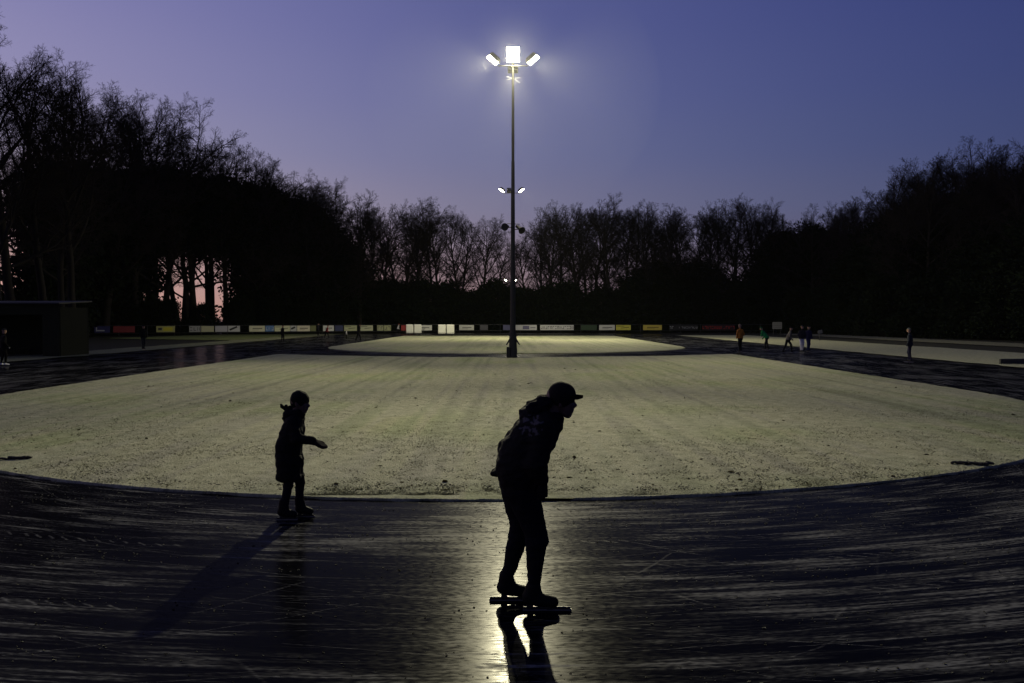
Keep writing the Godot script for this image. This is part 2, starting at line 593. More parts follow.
func leafy_tree(sd: int, shape: String, clumps: int, leaves: int, size: float) -> Array:
	# unit tree: 10 m tall; crown of leaf sprays gathered in clumps on short limbs
	var rng := RandomNumberGenerator.new()
	rng.seed = sd
	var stem := Build.new()
	var crown := Build.new()
	var lean := Vector3(rng.randfn() * 0.3, 0, rng.randfn() * 0.3)
	var pts := []
	var rr := []
	for k in 7:
		pts.append(Vector3(rng.randfn() * 0.06, 9.2 * k / 6.0, rng.randfn() * 0.06) + lean * (k / 6.0))
		rr.append(lerpf(0.24, 0.03, k / 6.0))
	pts[0] = Vector3.ZERO
	if shape != "shrub": stem.tube(pts, rr, 7)
	for k in clumps:
		var h := 0.0
		var r := 0.0
		if shape == "dense":
			h = rng.randf_range(0.4, 9.7)
			r = 2.7 * pow(sin(PI * clampf((h + 1.6) / 12.0, 0, 1)), 0.7)
		elif shape == "high":
			h = rng.randf_range(5.7, 9.7)
			r = 2.5 * pow(sin(PI * clampf((h - 5.0) / 5.0, 0, 1)), 0.6)
		else:
			h = rng.randf_range(0.3, 8.4)
			r = 5.2 * pow(1.0 - h / 9.6, 0.42)
		var a := rng.randf() * TAU
		r *= sqrt(rng.randf_range(0.15, 1.0)) * rng.randf_range(0.8, 1.12)
		var c := Vector3(cos(a) * r, h, sin(a) * r) + lean * (h / 10.0)
		var foot: Vector3 = Vector3(lean.x * h / 10.0, maxf(h - r * 0.5, 0.1), lean.z * h / 10.0) if shape != "shrub" else Vector3(c.x * 0.2, 0.0, c.z * 0.2)
		stem.tube([foot, foot.lerp(c, 0.55) + Vector3(0, 0.12, 0), c], [0.06, 0.04, 0.015], 3, false)
		var cr := rng.randf_range(0.55, 1.15) * (1.25 if shape == "shrub" else 1.0)
		for l in leaves:
			var o := Vector3(rng.randfn(), rng.randfn() * 0.75, rng.randfn()) * cr * 0.55
			var dir := (o.normalized() + Vector3(rng.randfn(), rng.randfn(), rng.randfn()) * 0.5).normalized()
			var sd2 := dir.cross(Vector3(rng.randfn(), rng.randfn(), rng.randfn())).normalized()
			var s := size * rng.randf_range(0.6, 1.3)
			var p := c + o
			var nn := dir.cross(sd2)
			var t := rng.randf_range(0.7, 1.25)
			crown.col = Color(t, t, t)
			var k0 := crown.v.size()
			crown.v.append(p); crown.v.append(p + dir * s * 0.5 + sd2 * s * 0.26); crown.v.append(p + dir * s); crown.v.append(p + dir * s * 0.5 - sd2 * s * 0.26)
			for j in 4:
				crown.n.append(nn); crown.c.append(crown.col); crown.uv.append(Vector2.ZERO)
			crown.i.append_array([k0, k0 + 1, k0 + 2, k0, k0 + 2, k0 + 3])
	return [stem.mesh(), crown.mesh()]

func plant(called: String, pair: Array, bark: Material, leaf: Material, at: Vector3, turn: float, sx: float, sy: float, label: String, category: String, group: String, pieces := ["trunk", "crown"]) -> Node3D:
	var t := thing(called, label, category, at, turn, group)
	part(pieces[0], pair[0], bark, t)
	part(pieces[1], pair[1], leaf, t)
	t.scale = Vector3(sx, sy, sx)
	return t

# ------------------------------------------------------------------ masts
func floodlight(mast: Node3D, at: Vector3, facing: Vector3, size: Vector2, called := "floodlight") -> MeshInstance3D:
	# a housing with cooling ribs and a glowing front glass; facing is the way the glass looks
	var z := facing.normalized()
	var x := Vector3.UP.cross(z).normalized()
	var y := z.cross(x)
	var t := Transform3D(Basis(x, y, z), at)
	var bl := Build.new()
	var w := size.x
	var h := size.y
	bl.box(Transform3D(t.basis, t * Vector3(0, 0, -0.09)), Vector3(w, h, 0.12))
	for s in [-1, 1]:
		bl.box(Transform3D(t.basis, t * Vector3(s * (w * 0.5 + 0.012), 0, 0.0)), Vector3(0.022, h + 0.046, 0.1))
		bl.box(Transform3D(t.basis, t * Vector3(0, s * (h * 0.5 + 0.012), 0.0)), Vector3(w, 0.022, 0.1))
	for k in 6:
		bl.box(Transform3D(t.basis, t * Vector3((k - 2.5) * w / 6.5, 0, -0.18)), Vector3(0.015, h * 0.8, 0.08))
	var f := part(called, bl.mesh(), M.galvanised, mast)
	var g := Build.new()
	g.box(Transform3D(t.basis, t * Vector3(0, 0, -0.005)), Vector3(w - 0.01, h - 0.01, 0.04))
	part("lens", g.mesh(), M.lamp_glow, f)
	return f

func beam(mast: Node3D, at: Vector3, aim: Vector3, energy: float, angle: float, size: float) -> void:
	var l := SpotLight3D.new()
	l.name = "flood_beam"
	mast.add_child(l, true)
	l.position = at
	l.basis = Basis.looking_at(aim.normalized(), Vector3.UP if absf(aim.normalized().y) < 0.99 else Vector3.FORWARD)
	l.light_color = Color(1.0, 0.965, 0.80)
	l.light_energy = energy
	l.spot_angle = angle
	l.spot_angle_attenuation = 1.0
	l.spot_range = 300.0
	l.spot_attenuation = 2.0
	l.light_size = size
	l.shadow_enabled = true

func horn(mast: Node3D, at: Vector3, facing: Vector3) -> void:
	var bl := Build.new()
	var f := facing.normalized()
	var pts := []
	var rr := []
	for k in 9:
		var t := k / 8.0
		pts.append(at + f * (t * 0.42 - 0.2))
		rr.append(lerpf(0.07, 0.2, pow(t, 1.8)))
	bl.tube(pts, rr, 16)
	bl.tube([at - f * 0.34, at - f * 0.19], [0.08, 0.085], 12)
	bl.tube([at + Vector3(0, -0.02, 0), Vector3(0, at.y - 0.02, 0)], [0.025, 0.025], 6)
	part("loudspeaker_horn", bl.mesh(), M.dark_metal, mast)

func mast_pole(m: Node3D, top: float, r0: float, r1: float) -> void:
	var bl := Build.new()
	var pts := []
	var rr := []
	for k in 13:
		var t := k / 12.0
		pts.append(Vector3(0, top * t, 0))
		rr.append(lerpf(r0, r1, t))
		if k in [4, 8]:
			pts.append(Vector3(0, top * t + 0.01, 0))
			rr.append(lerpf(r0, r1, t) * 0.86)
	bl.tube(pts, rr, 14)
	part("pole", bl.mesh(), M.mast_paint, m)

# ------------------------------------------------------------------ far figures
func far_person(label: String, at: Vector3, turn: float, height: float, pose: String, top: Color, legs: Color, hat: Color, extra := {}) -> void:
	var p := thing("person", label, "person", at, turn, extra.get("group", ""))
	var b := []
	var lean: float = {"stand": 0.02, "stride": 0.10, "skate": 0.22}[pose]
	var hip := V(0, 0.90)
	var sh := V(lean * 1.4, 1.38 - lean * 0.35)
	var hd := sh + V(lean * 0.5 + 0.02, 0.25 - lean * 0.1)
	var st: float = {"stand": 0.06, "stride": 0.26, "skate": 0.18}[pose]
	for s in [-1.0, 1.0]:
		var kn := V(st * s * 0.6 + 0.05, 0.5, 0.09 * s)
		var an := V(st * s - 0.01, 0.12, 0.09 * s)
		b.append(bone(hip + V(0, 0, 0.09 * s), kn, 0.095, 0.065))
		b.append(bone(kn, an, 0.065, 0.045))
		b.append(bone(an + V(-0.03, -0.04), an + V(0.15, -0.06), 0.045, 0.035))
		var el := sh + V(-0.03 * s - 0.04, -0.27, 0.24 * s)
		var ha := el + V(0.12 + 0.06 * s, -0.2, -0.02 * s)
		if pose == "skate" and s < 0: ha = hip + V(-0.15, 0.08, -0.02)
		b.append(bone(sh + V(0, -0.02, 0.17 * s), el, 0.065, 0.05))
		b.append(bone(el, ha, 0.05, 0.036))
		b.append(bone(ha, ha + V(0.05, -0.07), 0.038, 0.028))
		b.append(bone(hip + V(0, -0.02, 0.06 * s), hip.lerp(sh, 0.5) + V(0, 0, 0.05 * s), 0.115, 0.115))
		b.append(bone(hip.lerp(sh, 0.5) + V(0, 0, 0.05 * s), sh + V(0, -0.06, 0.09 * s), 0.115, 0.1))
	b.append(bone(sh, hd, 0.06, 0.055))
	b.append(bone(hd + V(0, 0.03), hd + V(0.015, -0.05), 0.1, 0.075))
	b.append(bone(hd + V(0.06, -0.02), hd + V(0.1, -0.03), 0.02, 0.012))
	var skin := Color(0.35, 0.22, 0.16)
	var hem: float = extra.get("hem", 0.86)
	var paint := func(q: Vector3) -> Color:
		if q.y > hd.y + 0.03: return hat
		if q.y > hd.y - 0.11 and (q - hd).length() < 0.16: return skin
		if q.y > hem: return top
		if q.y > 0.13: return extra.get("gloves", top) if q.y > 0.6 and absf(q.z) > 0.2 else legs
		return extra.get("shoes", Color(0.02, 0.02, 0.02))
	part("body", body_mesh(b, 0.026, 0.05, paint), M.cloth_vertex, p)
	for s in [-1.0, 1.0]:
		var sk := Build.new()
		sk.b(V(st * s + 0.06, 0.012, 0.09 * s), V(0.36, 0.024, 0.006))
		sk.b(V(st * s + 0.0, 0.03, 0.09 * s), V(0.05, 0.03, 0.02))
		sk.b(V(st * s + 0.12, 0.03, 0.09 * s), V(0.05, 0.03, 0.02))
		if not extra.get("no_skates", false): part("blade", sk.mesh(), M.steel, p)
	var f := height / 1.73
	p.scale = Vector3(f, f, f)

# a hand: palm and five fingers, added to a bone list
func hand_bones(b: Array, wrist: Vector3, along: Vector3, across: Vector3, s: float, curl: float) -> void:
	var a := along.normalized()
	var c := across.normalized()
	var nrm := a.cross(c).normalized()
	for k in 4:
		var o := (k - 1.5) * 0.019 * s
		var root := wrist + a * 0.085 * s + c * o
		b.append(bone(wrist + c * o * 0.6, root, 0.016 * s, 0.013 * s))
		var l: float = [0.062, 0.074, 0.07, 0.055][k] * s
		var q := root
		var d := a
		for j in 3:
			d = (d + nrm * curl * (0.55 + 0.15 * j)).normalized()
			var q2: Vector3 = q + d * l * [0.45, 0.32, 0.25][j]
			b.append(bone(q, q2, [0.0095, 0.009, 0.0082][j] * s, [0.009, 0.0082, 0.0072][j] * s))
			q = q2
	var t0 := wrist + a * 0.02 * s - c * 0.028 * s
	var t1 := t0 + (a * 0.7 - c * 0.7).normalized() * 0.042 * s + nrm * 0.012 * s
	var t2 := t1 + (a * 0.9 - c * 0.3 + nrm * curl).normalized() * 0.032 * s
	var t3 := t2 + (a * 0.95 + nrm * curl).normalized() * 0.026 * s
	b.append(bone(t0, t1, 0.014 * s, 0.012 * s)); b.append(bone(t1, t2, 0.011 * s, 0.01 * s)); b.append(bone(t2, t3, 0.0095 * s, 0.008 * s))

func skate(p: Node3D, heel: Vector3, toe: Vector3, ankle: Vector3, x0: float, x1: float, boot_r: float, curled: bool) -> void:
	var b := []
	b.append(bone(heel, toe, boot_r * 1.0, boot_r * 0.78))
	b.append(bone(heel + V(0.01, 0.02), ankle, boot_r * 1.08, boot_r * 1.12))
	b.append(bone(heel.lerp(toe, 0.4), ankle, boot_r * 1.0, boot_r * 1.0))
	b.append(bone(heel.lerp(toe, 0.7), heel.lerp(toe, 0.98) + V(0.01, -0.004), boot_r * 0.85, boot_r * 0.74))
	var boot := part("skate", body_mesh(b, 0.008, 0.02, func(_q): return Color(0.012, 0.012, 0.013)), M.leather_vertex, p)
	var z := (heel.z + toe.z) * 0.5
	var y := minf(heel.y, toe.y) - boot_r * 0.75
	var bl := Build.new()
	bl.b(V((x0 + x1) * 0.5, 0.008, z), V(x1 - x0, 0.016, 0.003))
	if curled: bl.tube([V(x1 - 0.01, 0.012, z), V(x1 + 0.02, 0.022, z), V(x1 + 0.035, 0.04, z)], [0.006, 0.005, 0.003], 6)
	part("blade", bl.mesh(), M.steel, boot)
	var h := Build.new()
	h.tube([V(x0 + 0.005, 0.022, z), V(x1 - 0.01, 0.022, z)], [0.0095, 0.0095], 8)
	for x in [heel.x + 0.01, toe.x - 0.02]:
		h.b(V(x, (0.024 + y) * 0.5 + 0.004, z), V(0.045, maxf(0.012, y - 0.024 + 0.03), 0.03))
	part("blade_holder", h.mesh(), M.dark_metal, boot)

func head_bones(b: Array, c: Vector3, s: float) -> void:
	# profile towards +x; c is the middle of the skull, s the scale (1 = adult)
	b.append(bone(c + V(-0.018, 0.012, 0) * s, c + V(0.02, 0.016, 0) * s, 0.086 * s, 0.08 * s))
	b.append(bone(c + V(0.01, -0.03, 0) * s, c + V(0.035, -0.085, 0) * s, 0.07 * s, 0.048 * s))
	b.append(bone(c + V(0.052, -0.118, -0.008) * s, c + V(0.052, -0.118, 0.008) * s, 0.024 * s, 0.024 * s))   # chin
	b.append(bone(c + V(0.082, -0.018, 0) * s, c + V(0.104, -0.05, 0) * s, 0.011 * s, 0.0135 * s))              # nose
	b.append(bone(c + V(0.094, -0.054, -0.01) * s, c + V(0.094, -0.054, 0.01) * s, 0.009 * s, 0.009 * s))       # nostrils
	b.append(bone(c + V(0.076, 0.006, -0.03) * s, c + V(0.076, 0.006, 0.03) * s, 0.014 * s, 0.014 * s))         # brow
	b.append(bone(c + V(0.084, -0.078, -0.014) * s, c + V(0.084, -0.078, 0.014) * s, 0.008 * s, 0.008 * s))     # upper lip
	b.append(bone(c + V(0.078, -0.094, -0.012) * s, c + V(0.078, -0.094, 0.012) * s, 0.008 * s, 0.008 * s))     # lower lip
	for q in [-1.0, 1.0]:
		b.append(bone(c + V(0.058, -0.045, 0.032 * q) * s, c + V(0.05, -0.07, 0.03 * q) * s, 0.026 * s, 0.022 * s))  # cheeks
		b.append(bone(c + V(-0.012, -0.005, 0.08 * q) * s, c + V(-0.006, -0.045, 0.076 * q) * s, 0.015 * s, 0.009 * s))  # ears

func adult_skater() -> void:
	var p := thing("person", "adult skater in dark jacket and peaked cap, leaning forward in the foreground", "person", V(0.125, 0.0, -5.41))
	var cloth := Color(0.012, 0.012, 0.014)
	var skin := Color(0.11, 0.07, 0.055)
	# --- body: legs, trunk, arms, neck, head and hands in one surface
	var b := []
	var hipn := V(-0.055, 0.84, 0.085); var kneen := V(0.05, 0.50, 0.10); var ankn := V(0.022, 0.14, 0.10)
	var hipf := V(-0.095, 0.84, -0.085); var kneef := V(-0.062, 0.50, -0.09); var ankf := V(-0.166, 0.15, -0.09)
	for leg in [[hipn, kneen, ankn], [hipf, kneef, ankf]]:
		b.append(bone(leg[0], leg[1], 0.10, 0.06))
		b.append(bone(leg[1], leg[2], 0.058, 0.04))
		b.append(bone((leg[1] as Vector3).lerp(leg[2], 0.12) + V(-0.012, 0), (leg[1] as Vector3).lerp(leg[2], 0.5) + V(-0.01, 0), 0.054, 0.044))
	var spine := [V(-0.075, 0.86), V(-0.06, 0.98), V(-0.02, 1.10), V(0.04, 1.20), V(0.10, 1.29)]
	for k in 4:
		for s in [-1.0, 1.0]:
			b.append(bone(spine[k] + V(0, 0, 0.07 * s), spine[k + 1] + V(0, 0, 0.07 * s), [0.12, 0.115, 0.12, 0.115][k], [0.115, 0.12, 0.115, 0.085][k]))
	var shn := V(0.085, 1.26, 0.18); var eln := V(0.035, 1.04, 0.235); var wrn := V(0.078, 0.925, 0.2)
	var shf := V(0.085, 1.26, -0.18); var elf := V(-0.15, 1.075, -0.22); var wrf := V(-0.165, 0.96, -0.03)
	for arm in [[shn, eln, wrn], [shf, elf, wrf]]:
		b.append(bone(arm[0], arm[1], 0.058, 0.044))
		b.append(bone(arm[1], arm[2], 0.045, 0.03))
	b.append(bone(V(0.12, 1.31), V(0.185, 1.40), 0.062, 0.055))
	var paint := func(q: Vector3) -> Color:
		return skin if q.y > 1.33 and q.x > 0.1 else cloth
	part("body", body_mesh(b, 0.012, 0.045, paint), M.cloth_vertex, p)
	var hb := []
	head_bones(hb, V(0.214, 1.456), 0.97)
	hb.append(bone(V(0.14, 1.34), V(0.195, 1.43), 0.055, 0.055))
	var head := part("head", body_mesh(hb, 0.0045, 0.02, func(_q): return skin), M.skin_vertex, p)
	for s in [-1.0, 1.0]:
		var eye := Build.new()
		eye.col = Color(0.1, 0.1, 0.1)
		eye.ball(V(0.278, 1.444, 0.03 * s), V(0.01, 0.01, 0.01), 6, 8)
		part("eye", eye.mesh(), M.skin_vertex, head)
	for side in 2:
		var gl := []
		if side == 0: hand_bones(gl, wrn + V(0, 0.01), V(0.02, -1, -0.05), V(1, 0.05, 0.15), 0.92, -0.28)
		else: hand_bones(gl, wrf, V(-0.1, -0.45, 1.0), V(0.2, -1, -0.3), 0.9, 0.35)
		part("glove", body_mesh(gl, 0.0045, 0.008, func(_q): return Color(0.012, 0.012, 0.012)), M.cloth_vertex, p)
	# --- trousers
	var tr := []
	for leg in [[hipn, kneen, ankn], [hipf, kneef, ankf]]:
		tr.append(bone(leg[0], leg[1], 0.118, 0.071))
		tr.append(bone(leg[1], (leg[2] as Vector3) + V(0, 0.0), 0.066, 0.043))
		tr.append(bone((leg[1] as Vector3).lerp(leg[2], 0.1) + V(-0.012, 0), (leg[1] as Vector3).lerp(leg[2], 0.45) + V(-0.01, 0), 0.06, 0.046))
	tr.append(bone(V(-0.075, 0.86, -0.06), V(-0.075, 0.86, 0.06), 0.125, 0.125))
	part("trousers", body_mesh(tr, 0.009, 0.035, func(_q): return Color(0.010, 0.010, 0.012), 0.009), M.cloth_vertex, p)
	# --- jacket: full at the back, sleeves, standing collar
	var jk := []
	var wide := [0.135, 0.162, 0.158, 0.142, 0.098]
	var mid := [V(-0.072, 0.90), V(-0.064, 0.985), V(-0.036, 1.085), V(0.03, 1.20), V(0.09, 1.285)]
	for k in 4:
		for s in [-1.0, 1.0]:
			jk.append(bone(mid[k] + V(0, 0, 0.075 * s), mid[k + 1] + V(0, 0, 0.075 * s), wide[k], wide[k + 1]))
	jk.append(bone(V(0.13, 1.17, -0.05), V(0.165, 1.27, -0.04), 0.05, 0.06)); jk.append(bone(V(0.13, 1.17, 0.05), V(0.165, 1.27, 0.04), 0.05, 0.06))
	for arm in [[shn, eln, wrn], [shf, elf, wrf]]:
		jk.append(bone(arm[0], arm[1], 0.082, 0.068))
		jk.append(bone(arm[1], (arm[1] as Vector3).lerp(arm[2], 0.93), 0.068, 0.05))
	# turned-out hem at the back
	jk.append(bone(V(-0.20, 0.932, -0.09), V(-0.258, 0.928, -0.09), 0.02, 0.011)); jk.append(bone(V(-0.20, 0.932, 0.0), V(-0.262, 0.928, 0.0), 0.02, 0.011))
	jk.append(bone(V(-0.235, 0.93, -0.09), V(-0.235, 0.93, 0.0), 0.014, 0.014))
	var pn := FastNoiseLite.new(); pn.seed = 4; pn.frequency = 26.0; pn.fractal_octaves = 2
	var jpaint := func(q: Vector3) -> Color:
		var e := Vector2((q.x - 0.0) / 0.085, (q.y - 1.30) / 0.085).length()
		if e < 1.0 and q.z > 0.0 and pn.get_noise_3d(q.x, q.y, q.z * 0.3) > 0.16: return Color(0.075, 0.073, 0.08)
		return cloth
	part("jacket", body_mesh(jk, 0.0085, 0.04, jpaint, 0.012), M.cloth_vertex, p)
	# --- hood lying on the shoulders, and the scarf round the neck
	var hd := []
	for s in [-1.0, 1.0]:
		hd.append(bone(V(0.105, 1.425, 0.06 * s), V(0.01, 1.375, 0.085 * s), 0.048, 0.046))
		hd.append(bone(V(0.01, 1.375, 0.085 * s), V(-0.035, 1.345, 0.03 * s), 0.046, 0.04))
	hd.append(bone(V(-0.035, 1.345, 0.03), V(-0.035, 1.345, -0.03), 0.036, 0.036))
	hd.append(bone(V(0.07, 1.46, 0.04), V(0.085, 1.455, -0.04), 0.022, 0.022))
	hd.append(bone(V(0.08, 1.34, 0.0), V(0.02, 1.3, 0.0), 0.07, 0.06))
	hd.append(bone(V(0.16, 1.325, 0.06), V(0.195, 1.315, 0.02), 0.045, 0.04)); hd.append(bone(V(0.16, 1.325, -0.06), V(0.195, 1.315, -0.02), 0.045, 0.04))
	var hpaint := func(q: Vector3) -> Color:
		if q.z > 0.0 and q.y < 1.36 and q.x < 0.07 and pn.get_noise_3d(q.x, q.y, q.z * 0.3) > 0.2: return Color(0.07, 0.068, 0.075)
		return Color(0.011, 0.011, 0.012)
	part("hood", body_mesh(hd, 0.008, 0.025, hpaint, 0.02), M.cloth_vertex, p)
	# --- peaked cap
	var cp := []
	cp.append(bone(V(0.216, 1.482, 0.0), V(0.236, 1.48, 0.0), 0.09, 0.084))
	cp.append(bone(V(0.214, 1.475, 0.012), V(0.214, 1.475, -0.012), 0.088, 0.088))
	cp.append(bone(V(0.175, 1.455, 0.0), V(0.205, 1.475, 0.0), 0.056, 0.078))
	var cap := part("cap", body_mesh(cp, 0.006, 0.02, func(_q): return Color(0.012, 0.012, 0.013)), M.cloth_vertex, p)
	var br := Build.new()
	br.col = Color(0.012, 0.012, 0.013)
	var rim := []
	for k in 9:
		var a := -1.15 + 2.3 * k / 8.0
		rim.append([V(0.215 + 0.085 * cos(a), 1.484 - 0.006 * cos(a), 0.088 * sin(a)), V(0.262 + 0.108 * cos(a * 0.95), 1.472 - 0.014 * absf(sin(a)), 0.092 * sin(a))])
	for k in 8:
		for dy in [0.006, -0.006]:
			var up: Vector3 = V(0, signf(dy))
			br.quad(rim[k][0] + V(0, dy), rim[k + 1][0] + V(0, dy), rim[k + 1][1] + V(0, dy), rim[k][1] + V(0, dy), up)
		br.quad(rim[k][1] + V(0, 0.006), rim[k + 1][1] + V(0, 0.006), rim[k + 1][1] - V(0, 0.006), rim[k][1] - V(0, 0.006), V(1, 0))
	part("brim", br.mesh(), M.cloth_vertex, cap)
	skate(p, V(-0.012, 0.09, 0.10), V(0.155, 0.064, 0.10), V(0.022, 0.17, 0.10), -0.05, 0.285, 0.043, false)
	skate(p, V(-0.19, 0.092, -0.09), V(-0.025, 0.068, -0.09), V(-0.166, 0.18, -0.09), -0.287, 0.06, 0.043, false)

func child_skater() -> void:
	var p := thing("person", "child in knitted hat and long coat skating with one arm held forward", "person", V(-2.17, 0.0, -7.8))
	var coat := Color(0.012, 0.012, 0.014)
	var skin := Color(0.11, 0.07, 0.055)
	var b := []
	var hipn := V(-0.05, 0.58, 0.05); var kneen := V(-0.062, 0.36, 0.06); var ankn := V(-0.105, 0.13, 0.06)
	var hipf := V(-0.02, 0.58, -0.05); var kneef := V(0.022, 0.36, -0.06); var ankf := V(0.012, 0.13, -0.06)
	for leg in [[hipn, kneen, ankn], [hipf, kneef, ankf]]:
		b.append(bone(leg[0], leg[1], 0.068, 0.042)); b.append(bone(leg[1], leg[2], 0.042, 0.032))
	for s in [-1.0, 1.0]:
		b.append(bone(V(-0.04, 0.60, 0.04 * s), V(-0.02, 0.80, 0.04 * s), 0.085, 0.08))
		b.append(bone(V(-0.02, 0.80, 0.04 * s), V(0.01, 1.0, 0.05 * s), 0.08, 0.06))
	var shn := V(0.0, 0.985, 0.115); var eln := V(0.045, 0.835, 0.15); var wrn := V(0.205, 0.803, 0.12)
	var shf := V(0.0, 0.985, -0.115); var elf := V(-0.11, 0.77, -0.15); var wrf := V(-0.16, 0.52, -0.10)
	for arm in [[shn, eln, wrn], [shf, elf, wrf]]:
		b.append(bone(arm[0], arm[1], 0.042, 0.033)); b.append(bone(arm[1], arm[2], 0.033, 0.024))
	b.append(bone(V(0.015, 1.03), V(0.045, 1.12), 0.045, 0.042))
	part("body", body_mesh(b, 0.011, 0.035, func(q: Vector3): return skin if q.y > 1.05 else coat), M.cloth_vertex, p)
	var hb := []
	head_bones(hb, V(0.04, 1.186), 0.9)
	hb.append(bone(V(0.01, 1.08), V(0.035, 1.17), 0.045, 0.045))
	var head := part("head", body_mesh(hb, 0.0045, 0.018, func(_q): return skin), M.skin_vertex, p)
	for s in [-1.0, 1.0]:
		var eye := Build.new()
		eye.col = Color(0.1, 0.1, 0.1)
		eye.ball(V(0.11, 1.19, 0.028 * s), V(0.01, 0.01, 0.01), 6, 8)
		part("eye", eye.mesh(), M.skin_vertex, head)
	for side in 2:
		var gl := []
		if side == 0: hand_bones(gl, wrn, V(1, -0.55, 0.0), V(-0.1, -0.3, 1), 0.9, -0.12)
		else: hand_bones(gl, wrf, V(-0.1, -1, 0.1), V(1, 0.0, 0.2), 0.78, -0.3)
		for w in gl:
			w[6] += 0.006; w[7] += 0.006
		part("glove", body_mesh(gl, 0.005, 0.01, func(_q): return Color(0.012, 0.011, 0.012)), M.cloth_vertex, p)
	var ct := []
	var mid := [V(-0.066, 0.475), V(-0.066, 0.60), V(-0.075, 0.735), V(-0.034, 0.875), V(-0.008, 0.985)]
	var wd := [0.108, 0.116, 0.112, 0.102, 0.088]
	for k in 4:
		for s in [-1.0, 1.0]:
			ct.append(bone(mid[k] + V(0, 0, 0.05 * s), mid[k + 1] + V(0, 0, 0.045 * s), wd[k], wd[k + 1]))
	for s in [-1.0, 1.0]:
		ct.append(bone(V(-0.135, 0.435, 0.06 * s), V(0.01, 0.435, 0.06 * s), 0.042, 0.042))
		ct.append(bone(V(0.02, 0.50, 0.05 * s), V(0.04, 0.61, 0.04 * s), 0.033, 0.026))
	ct.append(bone(V(-0.13, 0.435, -0.07), V(-0.13, 0.435, 0.07), 0.04, 0.04)); ct.append(bone(V(0.02, 0.435, -0.07), V(0.02, 0.435, 0.07), 0.04, 0.04))
	for arm in [[shn, eln, wrn], [shf, elf, wrf]]:
		ct.append(bone(arm[0], arm[1], 0.06, 0.048)); ct.append(bone(arm[1], (arm[1] as Vector3).lerp(arm[2], 1.0), 0.05, 0.04))
	part("coat", body_mesh(ct, 0.0085, 0.03, func(_q): return coat, 0.012), M.cloth_vertex, p)
	var tr := []
	for leg in [[hipn, kneen, ankn], [hipf, kneef, ankf]]:
		tr.append(bone((leg[0] as Vector3).lerp(leg[1], 0.3), leg[1], 0.06, 0.047)); tr.append(bone(leg[1], leg[2], 0.045, 0.04))
	part("trousers", body_mesh(tr, 0.008, 0.02, func(_q): return Color(0.014, 0.014, 0.018), 0.006), M.cloth_vertex, p)
	var hd := []
	for s in [-1.0, 1.0]:
		hd.append(bone(V(0.03, 1.07, 0.05 * s), V(-0.06, 1.065, 0.055 * s), 0.04, 0.045))
		hd.append(bone(V(-0.06, 1.065, 0.055 * s), V(-0.088, 1.02, 0.02 * s), 0.045, 0.044))
		hd.append(bone(V(0.03, 1.065, 0.04 * s), V(0.065, 1.05, 0.01 * s), 0.04, 0.036))
	hd.append(bone(V(-0.09, 1.10, 0.0), V(-0.135, 1.13, 0.015), 0.018, 0.011)); hd.append(bone(V(-0.135, 1.13, 0.015), V(-0.142, 1.15, 0.015), 0.011, 0.009))
	hd.append(bone(V(-0.075, 1.11, 0.02), V(-0.09, 1.145, 0.02), 0.015, 0.011))
	hd.append(bone(V(-0.05, 1.1, 0.0), V(-0.05, 1.13, 0.0), 0.03, 0.02))
	part("hood", body_mesh(hd, 0.007, 0.018, func(_q): return Color(0.012, 0.012, 0.012), 0.016), M.cloth_vertex, p)
	var cp := []
	cp.append(bone(V(0.036, 1.208), V(0.054, 1.204), 0.086, 0.08))
	cp.append(bone(V(0.03, 1.19, 0.0), V(0.012, 1.165, 0.0), 0.078, 0.062))
	cp.append(bone(V(0.036, 1.222, 0.03), V(0.036, 1.222, -0.03), 0.066, 0.066))
	part("knitted_hat", body_mesh(cp, 0.006, 0.02, func(_q): return Color(0.013, 0.013, 0.014), 0.008), M.cloth_vertex, p)
	skate(p, V(-0.135, 0.08, 0.06), V(-0.015, 0.062, 0.06), V(-0.108, 0.19, 0.06), -0.185, 0.03, 0.038, false)
	skate(p, V(0.01, 0.085, -0.06), V(0.12, 0.062, -0.06), V(0.012, 0.19, -0.06), -0.03, 0.17, 0.038, false)

